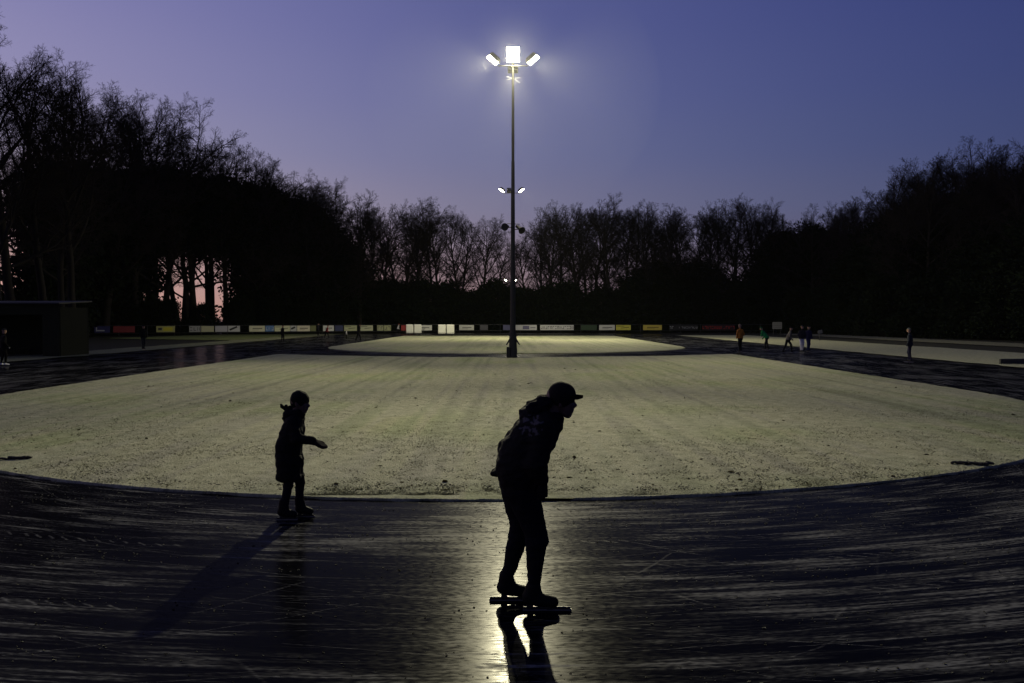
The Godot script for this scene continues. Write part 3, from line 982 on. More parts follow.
# ------------------------------------------------------------------
func _ready():
	# ---- camera, sky, exposure
	var cam := Camera3D.new()
	cam.name = "camera"
	add_child(cam)
	cam.position = V(0, 2.0, 0)
	cam.rotation.x = -deg_to_rad(1.58)
	cam.fov = 47.3
	cam.near = 0.05
	cam.far = 3000.0
	cam.current = true
	var we := WorldEnvironment.new()
	we.name = "environment"
	var env := Environment.new()
	env.background_mode = Environment.BG_SKY
	var sky := Sky.new()
	var pan := PanoramaSkyMaterial.new()
	pan.panorama = sky_texture()
	pan.energy_multiplier = 1.0
	sky.sky_material = pan
	env.sky = sky
	env.background_energy_multiplier = 1.0
	env.tonemap_mode = Environment.TONE_MAPPER_LINEAR
	env.tonemap_exposure = 1.0
	env.sdfgi_enabled = true
	env.ssao_enabled = true
	env.ssil_enabled = true
	env.fog_enabled = true
	env.fog_density = 0.00004
	env.fog_light_color = Color(0.95, 0.96, 1.0)
	we.environment = env
	add_child(we)

	# ---- materials
	mat("galvanised", lin(0.2, 0.2, 0.2), 0.55, 0.5)
	mat("mast_paint", lin(0.014, 0.014, 0.013), 0.6, 0.0)
	mat("dark_metal", lin(0.02, 0.02, 0.022), 0.5, 0.2)
	mat("steel", lin(0.25, 0.25, 0.25), 0.45, 0.9)
	mat("cloth_vertex", Color.WHITE, 0.9, 0.0, true).metallic_specular = 0.2
	mat("leather_vertex", Color.WHITE, 0.6, 0.0, true).metallic_specular = 0.15
	mat("skin_vertex", Color.WHITE, 0.6, 0.0, true)
	mat("board_vertex", Color.WHITE, 0.6, 0.0, true)
	mat("bark", lin(0.022, 0.019, 0.017), 0.95).metallic_specular = 0.2
	mat("twigs", lin(0.028, 0.023, 0.021), 0.95).metallic_specular = 0.1
	var ev := mat("evergreen", lin(0.012, 0.017, 0.009), 0.9, 0.0, true)
	ev.metallic_specular = 0.0
	mat("soil", lin(0.022, 0.021, 0.016), 0.95).metallic_specular = 0.2
	mat("dead_leaf", Color.WHITE, 0.9, 0.0, true)
	mat("grass_blade", Color.WHITE, 0.85, 0.0, true).metallic_specular = 0.2
	mat("shed_wood", lin(0.03, 0.031, 0.016), 0.85).metallic_specular = 0.2
	mat("white_paint", lin(0.6, 0.6, 0.56), 0.6)
	mat("rubber", lin(0.012, 0.012, 0.012), 0.8)
	var lg := mat("lamp_glow", Color.WHITE, 0.4)
	lg.emission_enabled = true
	lg.emission = Color(1.0, 0.97, 0.84)
	lg.emission_energy_multiplier = 40.0
	lawn_material()
	ice_material()
	var soil_noise := NoiseTexture2D.new()
	var sf := FastNoiseLite.new(); sf.seed = 3; sf.frequency = 0.02; sf.fractal_octaves = 5
	soil_noise.noise = sf; soil_noise.width = 512; soil_noise.height = 512; soil_noise.seamless = true
	var ramp := Gradient.new()
	ramp.set_color(0, lin(0.012, 0.012, 0.009)); ramp.set_color(1, lin(0.04, 0.038, 0.028))
	soil_noise.color_ramp = ramp
	M.soil.albedo_color = Color.WHITE
	M.soil.albedo_texture = soil_noise
	M.soil.uv1_scale = V(0.25, 0.25, 1)

	# ---- ground, ice and lawns
	var g := Build.new()
	var gs := 1200.0
	g.v = PackedVector3Array([V(-gs, -0.02, gs), V(-gs, -0.02, -gs), V(gs, -0.02, -gs), V(gs, -0.02, gs)])
	g.n = PackedVector3Array([Vector3.UP, Vector3.UP, Vector3.UP, Vector3.UP])
	g.c = PackedColorArray([Color.WHITE, Color.WHITE, Color.WHITE, Color.WHITE])
	g.uv = PackedVector2Array([Vector2(-gs, gs), Vector2(-gs, -gs), Vector2(gs, -gs), Vector2(gs, gs)])
	g.i = PackedInt32Array([0, 1, 2, 0, 2, 3])
	structure("ground", g.mesh(), M.soil)
	structure("ice_track", ring_mesh(), M.ice)
	var cross := Build.new()
	cross.v = PackedVector3Array([V(-13.9, -0.006, -38), V(-13.9, -0.006, -62), V(13.1, -0.006, -62), V(13.1, -0.006, -38)])
	cross.n = g.n; cross.c = g.c
	cross.uv = PackedVector2Array([Vector2(0, 0), Vector2(0, 2), Vector2(1.3, 2), Vector2(1.3, 0)])
	cross.i = g.i
	structure("ice_crossing", cross.mesh(), M.ice)
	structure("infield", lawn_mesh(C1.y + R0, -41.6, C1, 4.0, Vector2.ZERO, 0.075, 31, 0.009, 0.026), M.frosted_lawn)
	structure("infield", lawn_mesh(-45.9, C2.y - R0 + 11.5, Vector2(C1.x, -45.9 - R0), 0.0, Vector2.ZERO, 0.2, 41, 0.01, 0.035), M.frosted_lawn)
	# frosted verges outside the track
	structure("verge", sheet(PackedVector2Array([Vector2(21.0, -12), Vector2(30.3, -12), Vector2(30.3, -100), Vector2(21.0, -100)]), 0.045, 0.166, 0.35, Color(0.95, 0.95, 0.95)), M.frosted_lawn)
	structure("verge", sheet(PackedVector2Array([Vector2(37.0, -20), Vector2(43.0, -20), Vector2(43.0, -110), Vector2(37.0, -110)]), 0.03, 0.166, 0.6, Color(0.55, 0.53, 0.5)), M.frosted_lawn)
	structure("verge", sheet(PackedVector2Array([Vector2(-23.6, -28), Vector2(-23.6, -110), Vector2(-27.0, -110), Vector2(-27.0, -28)]), 0.045, 0.166, 0.5, Color(0.6, 0.62, 0.5)), M.frosted_lawn)
	structure("verge", sheet(PackedVector2Array([Vector2(-27.4, -76), Vector2(-27.4, -112), Vector2(-40.0, -106), Vector2(-44.0, -84)]), 0.03, 0.166, 0.5, Color(0.5, 0.58, 0.3)), M.frosted_lawn)
	structure("verge", sheet(PackedVector2Array([Vector2(-23.0, -110.5), Vector2(-12.0, -117.5), Vector2(14.0, -117.5), Vector2(27.0, -110.5), Vector2(20, -113), Vector2(10, -109.2), Vector2(-10, -109.2), Vector2(-20, -112.5)]), 0.03, 0.166, 0.2, Color(0.4, 0.42, 0.3)), M.frosted_lawn)
	print("ground")

	var rng := RandomNumberGenerator.new()
	# short frosted blades, thickest where the camera can see them
	rng.seed = 100
	var tuft := Build.new()
	for k in 5:
		var a := k * 1.3
		var d := V(cos(a), 0, sin(a))
		var s := V(-sin(a), 0, cos(a)) * 0.0035
		var base := d * 0.008
		var tip := d * 0.02 + V(0, 0.016 + 0.005 * (k % 3))
		var j := tuft.v.size()
		tuft.v.append(base - s); tuft.v.append(base + s); tuft.v.append(tip)
		for q in 3:
			tuft.n.append((V(0, 1) + d * 0.6).normalized()); tuft.c.append(Color.WHITE); tuft.uv.append(Vector2.ZERO)
		tuft.i.append_array([j, j + 1, j + 2])
	var spots := []
	var cols := []
	var patchy := FastNoiseLite.new(); patchy.seed = 8; patchy.frequency = 0.9; patchy.fractal_octaves = 3
	while spots.size() < 170000:
		var z := -8.75 - 20.0 * pow(rng.randf(), 1.7)
		var half := sqrt(maxf(0.0, R0 * R0 - pow(z - C1.y, 2.0))) if z > C1.y else R0
		var x := C1.x + rng.randf_range(-1, 1) * (half - 0.03)
		if absf(x) > -z * 0.68 + 0.4: continue
		if rng.randf() > 0.8 + patchy.get_noise_2d(x, z * 1.6) * 0.3: continue
		var sc := rng.randf_range(0.3, 0.7)
		spots.append(Transform3D(Basis(Vector3.UP, rng.randf() * TAU).scaled(V(sc, sc * rng.randf_range(0.5, 1.0), sc)), V(x, 0.022, z)))
		var t := rng.randf_range(0.6, 1.15)
		var gr := rng.randf()
		cols.append(Color(0.31, 0.31, 0.22).lerp(Color(0.16, 0.165, 0.08), gr * gr) * t)
	var mm := MultiMesh.new()
	mm.transform_format = MultiMesh.TRANSFORM_3D
	mm.use_colors = true
	mm.mesh = tuft.mesh()
	mm.instance_count = spots.size()
	for k in spots.size():
		mm.set_instance_transform(k, spots[k]); mm.set_instance_color(k, cols[k])
	var grass := MultiMeshInstance3D.new()
	grass.name = "frosted_grass"
	grass.multimesh = mm
	grass.material_override = M.grass_blade
	add_child(grass)
	tag(grass, "short frosted grass blades covering the infield", "grass", "", "stuff")
	# dead leaves and clods on the grass
	var leaf := Build.new()
	leaf.ball(V(0, 0.006), V(0.03, 0.012, 0.022), 4, 7)
	var spots2 := []
	var cols2 := []
	while spots2.size() < 11000:
		var z := -9.0 - 26.0 * pow(rng.randf(), 1.5)
		var half := sqrt(maxf(0.0, R0 * R0 - pow(z - C1.y, 2.0))) if z > C1.y else R0
		var x := C1.x + rng.randf_range(-1, 1) * (half - 0.15)
		if rng.randf() > 0.5 + patchy.get_noise_2d(x * 0.3 + 30, z * 0.3) * 0.4: continue
		var sc := rng.randf_range(0.1, 0.34) * (2.8 if rng.randf() < 0.012 else 1.0)
		spots2.append(Transform3D(Basis(Vector3.UP, rng.randf() * TAU).scaled(V(sc * 1.5, sc * rng.randf_range(0.8, 1.8), sc)), V(x, 0.026, z)))
		cols2.append(Color(0.07, 0.06, 0.03) * rng.randf_range(0.5, 1.8))
	var mm2 := MultiMesh.new()
	mm2.transform_format = MultiMesh.TRANSFORM_3D
	mm2.use_colors = true
	mm2.mesh = leaf.mesh()
	mm2.instance_count = spots2.size()
	for k in spots2.size():
		mm2.set_instance_transform(k, spots2[k]); mm2.set_instance_color(k, cols2[k])
	var leaves := MultiMeshInstance3D.new()
	leaves.name = "dead_leaves"
	leaves.multimesh = mm2
	leaves.material_override = M.dead_leaf
	add_child(leaves)
	tag(leaves, "dark dead leaves and clods scattered over the frosted infield", "leaves", "", "stuff")
	# crumbs of scraped ice, thrown into lines along the track
	var crumb := Build.new()
	crumb.ball(V(0, 0.003), V(0.008, 0.005, 0.007), 3, 5)
	var drift := FastNoiseLite.new(); drift.seed = 18; drift.frequency = 0.8; drift.fractal_octaves = 3
	var spots3 := []
	var cols3 := []
	while spots3.size() < 9000:
		var a := rng.randf_range(-0.95, 0.95)
		var off := rng.randf_range(0.05, 9.4)
		var th := drift.get_noise_2d(a * 3.0, off * 3.2)
		if rng.randf() > 0.12 + maxf(0.0, th) * 2.4: continue
		var rr := R0 + off
		var sc := rng.randf_range(0.35, 1.0) * (1.6 if rng.randf() < 0.05 else 1.0)
		spots3.append(Transform3D(Basis(Vector3.UP, rng.randf() * TAU).scaled(V(sc * 1.3, sc, sc)), V(C1.x + sin(a) * rr, 0.0, C1.y + cos(a) * rr)))
		var w := rng.randf_range(0.12, 0.42)
		cols3.append(Color(w, w, w * 1.02))
	var mm3 := MultiMesh.new()
	mm3.transform_format = MultiMesh.TRANSFORM_3D
	mm3.use_colors = true
	mm3.mesh = crumb.mesh()
	mm3.instance_count = spots3.size()
	for k in spots3.size():
		mm3.set_instance_transform(k, spots3[k]); mm3.set_instance_color(k, cols3[k])
	var crumbs := MultiMeshInstance3D.new()
	crumbs.name = "ice_shavings"
	crumbs.multimesh = mm3
	crumbs.material_override = M.grass_blade
	add_child(crumbs)
	tag(crumbs, "pale crumbs of scraped ice strewn over the dark track", "ice shavings", "", "stuff")
	print("grass")

	# ---- masts
	var m1 := thing("floodlight_mast", "tall nearest floodlight mast with blazing lamps on the infield edge", "floodlight mast", V(0.05, 0, -40.9))
	mast_pole(m1, 15.4, 0.15, 0.055)
	var arm := Build.new()
	arm.tube([V(-0.78, 15.2), V(0.78, 15.2)], [0.03, 0.03], 8)
	arm.tube([V(-0.35, 14.45, 0.05), V(-0.1, 14.55, 0.0), V(0.4, 14.62, -0.1)], [0.009, 0.009, 0.009], 6)
	arm.tube([V(-0.3, 14.65, 0.0), V(0.1, 14.5, 0.0), V(0.36, 14.3, 0.1)], [0.009, 0.009, 0.009], 6)
	part("crossarm", arm.mesh(), M.galvanised, m1)
	var f1 := V(0, -0.42, 0.9)
	floodlight(m1, V(0, 15.72, 0.18), f1, Vector2(0.66, 0.72))
	floodlight(m1, V(-1.04, 15.5, 0.05), V(-0.5, -0.8, 0.22), Vector2(0.5, 0.62))
	floodlight(m1, V(1.04, 15.5, 0.05), V(0.5, -0.8, 0.22), Vector2(0.5, 0.62))
	floodlight(m1, V(0, 15.1, -0.35), V(0, -0.6, -0.8), Vector2(0.5, 0.4))
	beam(m1, V(0, 15.66, 0.32), V(0, -sin(deg_to_rad(18.0)), cos(deg_to_rad(18.0))), 900.0, 24.0, 0.3)
	beam(m1, V(0, 15.62, 0.32), V(0, -sin(deg_to_rad(28.0)), cos(deg_to_rad(28.0))), 225.0, 40.0, 0.3)
	beam(m1, V(0, 15.58, 0.32), V(0, -sin(deg_to_rad(62.0)), cos(deg_to_rad(62.0))), 112.0, 75.0, 0.3)
	beam(m1, V(-1.12, 15.36, 0.12), V(-0.611, -0.407, 0.679), 290.0, 44.0, 0.25)
	beam(m1, V(1.12, 15.36, 0.12), V(0.791, -0.407, 0.457), 225.0, 55.0, 0.25)
	beam(m1, V(0, 15.02, -0.46), V(0, -0.5, -0.87), 260.0, 50.0, 0.2)
	horn(m1, V(-0.36, 6.85, 0.12), V(-0.3, -0.15, 1))
	horn(m1, V(0.36, 6.75, 0.12), V(0.55, -0.55, 0.8))
	var bracket := Build.new()
	var rod := Build.new()
	rod.tube([V(-0.3, 7.05, -0.12), V(0.36, 7.02, -0.12)], [0.02, 0.02], 6)
	part("horn_bracket", rod.mesh(), M.dark_metal, m1)
	for s in [-1, 1]:
		bracket.tube([V(0, 1.2, 0.1), V(s * 0.15, 1.02, 0.16), V(s * 0.34, 0.7, 0.2)], [0.05, 0.045, 0.035], 8)
	bracket.tube([V(0, 0.0), V(0, 1.35)], [0.23, 0.19], 14)
	part("base_sleeve", bracket.mesh(), M.dark_metal, m1)
	var cab := Build.new()
	cab.b(V(-0.24, 0.3, 0.12), V(0.2, 0.6, 0.22))
	part("switch_box", cab.mesh(), M.dark_metal, m1)

	var m2 := thing("floodlight_mast", "second floodlight mast behind the nearest one, showing two lit side lamps", "floodlight mast", V(-0.05, 0, -84.0))
	mast_pole(m2, 15.9, 0.15, 0.06)
	var arm2 := Build.new()
	arm2.tube([V(-0.85, 15.6), V(0.85, 15.6)], [0.035, 0.035], 8)
	part("crossarm", arm2.mesh(), M.galvanised, m2)
	floodlight(m2, V(-1.05, 15.9, 0), V(-0.5, -0.8, 0.2), Vector2(0.5, 0.62))
	floodlight(m2, V(1.05, 15.9, 0), V(0.5, -0.8, 0.2), Vector2(0.5, 0.62))
	floodlight(m2, V(-0.28, 15.9, -0.15), V(0, -0.5, -0.85), Vector2(0.4, 0.5))
	beam(m2, V(-1.12, 15.76, 0.03), V(-0.6, -0.75, 0.1), 420.0, 72.0, 0.25)
	beam(m2, V(1.12, 15.76, 0.03), V(0.6, -0.75, 0.1), 420.0, 72.0, 0.25)
	beam(m2, V(1.14, 15.74, 0.06), V(0.62, -0.46, 0.64), 760.0, 50.0, 0.25)
	beam(m2, V(-0.28, 15.8, -0.28), V(0, -0.5, -0.85), 260.0, 50.0, 0.2)

	var m3 := thing("floodlight_mast", "small far floodlight mast standing before the dark hedge, two tiny lamps", "floodlight mast", V(-0.2, 0, -116.5))
	mast_pole(m3, 7.9, 0.1, 0.06)
	var arm3 := Build.new()
	arm3.tube([V(-0.6, 7.7), V(0.6, 7.7)], [0.03, 0.03], 6)
	part("crossarm", arm3.mesh(), M.galvanised, m3)
	floodlight(m3, V(-0.72, 7.95, 0), V(-0.5, -0.7, 0.35), Vector2(0.4, 0.3))
	floodlight(m3, V(0.72, 7.95, 0), V(0.5, -0.7, 0.35), Vector2(0.4, 0.3))
	beam(m3, V(-0.78, 7.86, 0.06), V(-0.7, -0.7, 0.2), 50.0, 60.0, 0.15)
	beam(m3, V(0.78, 7.86, 0.06), V(0.7, -0.7, 0.2), 50.0, 60.0, 0.15)
	# local haze volume added to form the lamp halo of the nearest mast
	env.volumetric_fog_enabled = true
	env.volumetric_fog_density = 0.0
	var halo_mist := FogVolume.new()
	halo_mist.name = "halo_mist"
	halo_mist.shape = RenderingServer.FOG_VOLUME_SHAPE_ELLIPSOID
	halo_mist.size = V(15, 13, 12)
	var fm := FogMaterial.new()
	fm.density = 0.002
	fm.albedo = Color(0.97, 0.98, 1.0)
	halo_mist.material = fm
	add_child(halo_mist)
	halo_mist.position = V(0.05, 13.6, -40.2)
	tag(halo_mist, "faint haze added to form the halo round the lamps of the nearest mast", "halo_mist", "", "stuff")
	print("masts")

	# ---- skaters
	adult_skater()
	child_skater()
	print("skaters")
	var black := Color(0.012, 0.012, 0.014)
	far_person("skater in orange jacket gliding on the right straight", V(14.5, 0, -49.5), PI * 0.62, 1.72, "stand", Color(0.45, 0.17, 0.03), black, Color(0.3, 0.22, 0.15))
	far_person("hunched skater in green jacket on the right straight", V(17.0, 0, -52.0), PI * 0.75, 1.6, "skate", Color(0.02, 0.25, 0.06), black, Color(0.02, 0.1, 0.03))
	far_person("skater in grey coat striding with legs apart on the right straight", V(16.8, 0, -47.5), -0.2, 1.62, "stride", Color(0.13, 0.12, 0.1), black, black)
	far_person("skater in white trousers and black top on the right straight", V(18.1, 0, -48.7), -PI * 0.45, 1.66, "stand", Color(0.02, 0.02, 0.03), Color(0.75, 0.72, 0.72), Color(0.02, 0.02, 0.02), {"gloves": Color(0.5, 0.5, 0.5)})
	far_person("dark blue clothed skater just behind the one in white trousers", V(18.85, 0, -49.6), -PI * 0.4, 1.62, "stand", Color(0.025, 0.025, 0.06), Color(0.04, 0.04, 0.1), black)
	far_person("lone dark skater at the right end of the track", V(18.9, 0, -37.0), PI * 0.8, 1.62, "stand", Color(0.03, 0.035, 0.04), Color(0.02, 0.02, 0.04), Color(0.08, 0.09, 0.08), {"hem": 0.8})
	far_person("dark silhouetted skater before the cream boards on the left", V(-20.4, 0, -69.3), 0.9, 1.56, "stand", black, black, black)
	far_person("skater in black jacket beside the one in red, far left", V(-24.0, 0.045, -96.5), 0.4, 1.55, "stand", Color(0.02, 0.02, 0.03), black, black)
	far_person("skater in dark red jacket on the far left of the track", V(-20.0, 0, -84.0), 0.5, 1.45, "stride", Color(0.16, 0.02, 0.02), black, Color(0.1, 0.02, 0.02))
	far_person("small child in pale grey jacket on the far left of the track", V(-17.0, 0, -80.0), 0.2, 1.05, "stand", Color(0.35, 0.35, 0.36), black, Color(0.3, 0.3, 0.3))
	far_person("skater in black beside the pale grey child", V(-14.6, 0, -74.0), 0.0, 1.66, "stride", black, black, black)
	far_person("person in white jacket beside the small red board", V(-16.2, 0, -110.5), 0.0, 1.5, "stride", Color(0.6, 0.58, 0.58), black, Color(0.3, 0.05, 0.05))
	far_person("dark figure with pale face at the left track edge", V(-24.6, 0.045, -52.0), -0.6, 1.6, "stand", black, Color(0.04, 0.04, 0.04), black)
	far_person("dark clothed person with white shoes before the shed", V(-22.2, 0, -34.0), 0.9, 1.62, "stand", Color(0.008, 0.008, 0.008), Color(0.008, 0.008, 0.008), Color(0.02, 0.02, 0.02), {"shoes": Color(0.8, 0.8, 0.8), "gloves": Color(0.7, 0.7, 0.7), "no_skates": true})
	print("people")

	# ---- shed at the left edge: plank front round a wide dark opening
	var shed := thing("shed", "low olive wooden shed with a wide dark opening at the left edge", "shed", V(-24.4, 0, -42.0))
	var wall := Build.new()
	wall.b(V(-3.9, 1.35, -2.9), V(7.8, 2.7, 0.1))
	wall.b(V(-0.06, 1.35, -1.5), V(0.1, 2.7, 2.7))
	wall.b(V(-7.74, 1.35, -1.5), V(0.1, 2.7, 2.7))
	part("wall", wall.mesh(), M.shed_wood, shed)
	for k in 6:
		var pl := Build.new()
		pl.b(V(-0.085 - k * 0.152, 1.14, -0.05 + 0.004 * (k % 2)), V(0.146, 2.28, 0.04))
		part("plank", pl.mesh(), M.shed_wood, shed)
	for k in 4:
		var pl := Build.new()
		pl.b(V(-3.9, 2.36 + k * 0.155, -0.05 + 0.005 * (k % 2)), V(7.8, 0.149, 0.04))
		part("fascia_board", pl.mesh(), M.shed_wood, shed)
	var roof := Build.new()
	roof.box(Transform3D(Basis(V(1, 0, 0), deg_to_rad(3.0)), V(-3.9, 2.98, -1.45)), V(8.1, 0.08, 3.3))
	part("roof", roof.mesh(), M.dark_metal, shed)
	var bench := thing("bench", "low plank bench inside the dark shed", "bench", V(-28.5, 0, -44.0))
	var seat := Build.new()
	seat.b(V(0, 0.45, 0), V(3.0, 0.05, 0.35))
	part("seat", seat.mesh(), M.shed_wood, bench)
	for s in [-1, 1]:
		var lgb := Build.new()
		lgb.b(V(s * 1.3, 0.21, 0), V(0.06, 0.42, 0.3))
		part("leg", lgb.mesh(), M.shed_wood, bench)

	# ---- perimeter fence and the boards on it
	var fence := thing("perimeter_fence", "low dark rail fence along the far side of the rink", "fence")
	var rail := Build.new()
	var line := [V(-60, 0, -90.5), V(-29, 0, -107), V(-8, 0, -119.2), V(60, 0, -121)]
	for k in 3:
		for h in [0.35, 1.3]:
			rail.tube([line[k] + V(0, h, -0.06), line[k + 1] + V(0, h, -0.06)], [0.035, 0.035], 5, false)
	part("rail", rail.mesh(), M.dark_metal, fence)
	var post := Build.new()
	post.tube([V(0, 0), V(0, 1.4)], [0.045, 0.045], 6)
	var post_mesh := post.mesh()
	for k in 3:
		var n := int((line[k + 1] as Vector3).distance_to(line[k]) / 3.0)
		for j in n:
			part("post", post_mesh, M.dark_metal, fence, (line[k] as Vector3).lerp(line[k + 1], float(j) / n) + V(0, 0, -0.13))
	# [x of the middle, width, colour, marks, label]
	var W_ := Color(0.62, 0.62, 0.58); var CR := Color(0.62, 0.6, 0.42); var YE := Color(0.62, 0.52, 0.06); var BL := Color(0.03, 0.06, 0.3)
	var boards := [
		[-50.28, 1.71, Color(0.012, 0.014, 0.1), "white_bar", "dark blue board with pale letters, leftmost on the fence"],
		[-48.15, 2.41, Color(0.16, 0.01, 0.012), "", "dark red board near the left end of the fence"],
		[-43.98, 2.18, Color(0.34, 0.33, 0.12), "yellow_panel", "yellow and grey board right of the dark red board"],
		[-40.93, 1.36, Color(0.3, 0.3, 0.3), "letters", "narrow grey lettered board left of the pale yellow board"],
		[-39.57, 1.56, Color(0.42, 0.41, 0.26), "", "pale yellow board left of the lilac white board"],
		[-38.08, 1.52, Color(0.42, 0.41, 0.45), "", "lilac white board left of the black slashed board"],
		[-36.68, 1.48, Color(0.5, 0.5, 0.5), "slash", "white board with a black diagonal wedge"],
		[-34.09, 2.03, CR, "line", "cream board left of the blue board"],
		[-32.64, 1.12, Color(0.1, 0.2, 0.42), "letters_white", "small blue board between two cream boards"],
		[-31.18, 2.05, Color(0.62, 0.62, 0.4), "swoosh", "cream board with yellow right half behind the dark skater"],
		[-29.85, 0.85, Color(0.5, 0.5, 0.5), "slash", "small black and white board right of the yellow half board"],
		[-28.65, 1.76, Color(0.66, 0.6, 0.46), "line", "warm cream board with red brown stripe"],
		[-27.50, 0.78, Color(0.16, 0.17, 0.07), "", "small olive board right of the striped cream board"],
		[-25.63, 1.54, W_, "line", "white board behind the skater in red"],
		[-24.33, 1.14, Color(0.02, 0.03, 0.1), "", "small dark blue board right of the red skater"],
		[-22.89, 1.87, Color(0.4, 0.42, 0.24), "swoosh", "pale green board with dark upper stripe"],
		[-20.84, 1.91, Color(0.46, 0.47, 0.32), "swoosh", "pale board with dark swoosh near the pale grey child"],
		[-19.05, 0.97, Color(0.34, 0.35, 0.2), "letters", "olive board, left one of the small pair"],
		[-18.09, 1.06, Color(0.36, 0.37, 0.2), "letters", "olive board, right one of the small pair"],
		[-15.46, 1.87, Color(0.28, 0.02, 0.02), "", "small red board beside the white trolley"],
		[-13.11, 2.55, W_, "line", "white board between the two white trolleys"],
		[-6.95, 2.25, Color(0.5, 0.5, 0.46), "line", "greyish white board right of the two trolleys"],
		[-4.28, 1.20, Color(0.05, 0.05, 0.06), "", "dark board left of the mast"],
		[-0.84, 1.06, Color(0.1, 0.1, 0.2), "", "dim violet board immediately left of the mast"],
		[2.14, 3.32, Color(0.5, 0.5, 0.5), "violet", "grey white board with violet middle, right of the mast"],
		[6.90, 5.14, Color(0.55, 0.55, 0.54), "headline", "longest white board filled with black capital lettering"],
		[11.82, 2.43, Color(0.02, 0.05, 0.02), "", "dark green board right of the long lettered board"],
		[14.59, 2.43, Color(0.6, 0.6, 0.55), "line", "plain white board left of the first yellow board"],
		[17.13, 2.28, Color(0.6, 0.56, 0.08), "swoosh", "bright yellow board touching the plain white board"],
		[21.61, 2.89, Color(0.58, 0.46, 0.08), "line", "golden yellow board standing apart on the right"],
		[26.41, 4.43, Color(0.012, 0.012, 0.012), "white_text", "black board with small white emblem and lettering"],
		[31.84, 5.05, Color(0.03, 0.008, 0.008), "red_text", "black board with red lettering, rightmost on the fence"],
	]
	rng.seed = 55
	for bd in boards:
		var x: float = bd[0]
		var seg := 0
		while seg < 2 and x > (line[seg + 1] as Vector3).x: seg += 1
		var t: float = (x - line[seg].x) / (line[seg + 1].x - line[seg].x)
		var pos: Vector3 = (line[seg] as Vector3).lerp(line[seg + 1], t)
		var dirv: Vector3 = (line[seg + 1] - line[seg])
		var o := thing("advertising_board", bd[4], "board", pos, atan2(-dirv.z, dirv.x), "advertising boards on the far fence")
		var w: float = bd[1]
		var h := 0.78
		var pl := Build.new()
		pl.col = bd[2]
		pl.b(V(0, 0.84, 0.0), V(w, h, 0.03))
		part("panel", pl.mesh(), M.board_vertex, o)
		var pr := Build.new()
		var zf := 0.018
		var kind: String = bd[3]
		if kind == "white_bar":
			pr.col = Color(0.35, 0.36, 0.42)
			pr.b(V(-w * 0.36, 0.86, zf), V(0.12, 0.5, 0.008)); pr.b(V(-w * 0.1, 0.7, zf), V(w * 0.5, 0.14, 0.008))
		elif kind == "yellow_panel":
			pr.col = Color(0.5, 0.45, 0.03)
			pr.b(V(w * 0.12, 0.84, zf), V(w * 0.5, h * 0.6, 0.008))
			pr.col = Color(0.03, 0.03, 0.03)
			pr.b(V(-w * 0.3, 0.86, zf), V(w * 0.2, h * 0.4, 0.008))
		elif kind == "slash":
			pr.col = Color(0.012, 0.012, 0.012)
			pr.box(Transform3D(Basis(V(0, 0, 1), 0.42), V(-w * 0.06, 0.9, zf)), V(w * 0.7, 0.24, 0.008))
		elif kind == "line":
			pr.col = (bd[2] as Color) * 0.25
			pr.b(V(w * 0.02, 0.86, zf), V(w * 0.62, 0.13, 0.008))
			pr.b(V(-w * 0.1, 0.66, zf), V(w * 0.4, 0.05, 0.008))
		elif kind == "swoosh":
			pr.col = (bd[2] as Color) * 0.3
			pr.box(Transform3D(Basis(V(0, 0, 1), 0.1), V(w * 0.1, 0.82, zf)), V(w * 0.55, 0.1, 0.008))
			pr.b(V(-w * 0.2, 1.06, zf), V(w * 0.5, 0.1, 0.008))
		elif kind == "violet":
			pr.col = Color(0.12, 0.11, 0.2)
			pr.b(V(0, 0.84, zf), V(w * 0.3, h * 0.7, 0.008))
			pr.col = Color(0.2, 0.2, 0.22)
			pr.b(V(w * 0.32, 0.84, zf), V(w * 0.24, 0.16, 0.008))
		elif kind != "":
			# rows of letter-like strokes too small to read
			var ink: Color = {"letters": Color(0.05, 0.05, 0.05), "letters_white": Color(0.5, 0.52, 0.55), "headline": Color(0.02, 0.02, 0.02), "white_text": Color(0.42, 0.42, 0.42), "red_text": Color(0.5, 0.03, 0.02)}[kind]
			pr.col = ink
			var n := int(w / 0.36)
			for j in n:
				var lx := -w * 0.5 + w * (j + 0.5) / n
				if kind == "white_text" and j in [2, 3]: continue
				var lw := w / n * 0.62
				var lh := 0.42 if kind != "white_text" or j < 2 else 0.26
				for piece in rng.randi_range(2, 3):
					var pk := rng.randi_range(0, 3)
					if pk == 0: pr.b(V(lx - lw * 0.4, 0.84, zf), V(lw * 0.25, lh, 0.008))
					elif pk == 1: pr.b(V(lx + lw * 0.4, 0.84, zf), V(lw * 0.25, lh, 0.0085))
					elif pk == 2: pr.b(V(lx, 0.84 + lh * 0.42, zf), V(lw, lh * 0.2, 0.009))
					else: pr.b(V(lx, 0.84 - lh * 0.42, zf), V(lw, lh * 0.2, 0.0095))
		if pr.v.size(): part("print", pr.mesh(), M.board_vertex, o).set_meta("kind", "stuff")

	# ---- two white trolleys on the far lawn
	for k in 2:
		var tx: float = [-12.6, -8.15][k]
		var tr := thing("trolley", ["white boxy trolley beside the small red board", "white boxy trolley standing alone on the far lawn"][k], "trolley", V(tx, 0.035, [-100.0, -96.5][k]), [0.08, 0.0][k], "white trolleys on the far lawn")
		for s in [-1, 1]:
			var bx := Build.new()
			bx.b(V(s * 0.51, 0.82, 0), V(0.97, 1.15, 0.8))
			part("box", bx.mesh(), M.white_paint, tr)
			for f in [-1, 1]:
				var wh := Build.new()
				wh.tube([V(s * 0.7, 0.13, f * 0.44), V(s * 0.7, 0.13, f * 0.36)], [0.13, 0.13], 12)
				part("wheel", wh.mesh(), M.rubber, tr)
		var ch := Build.new()
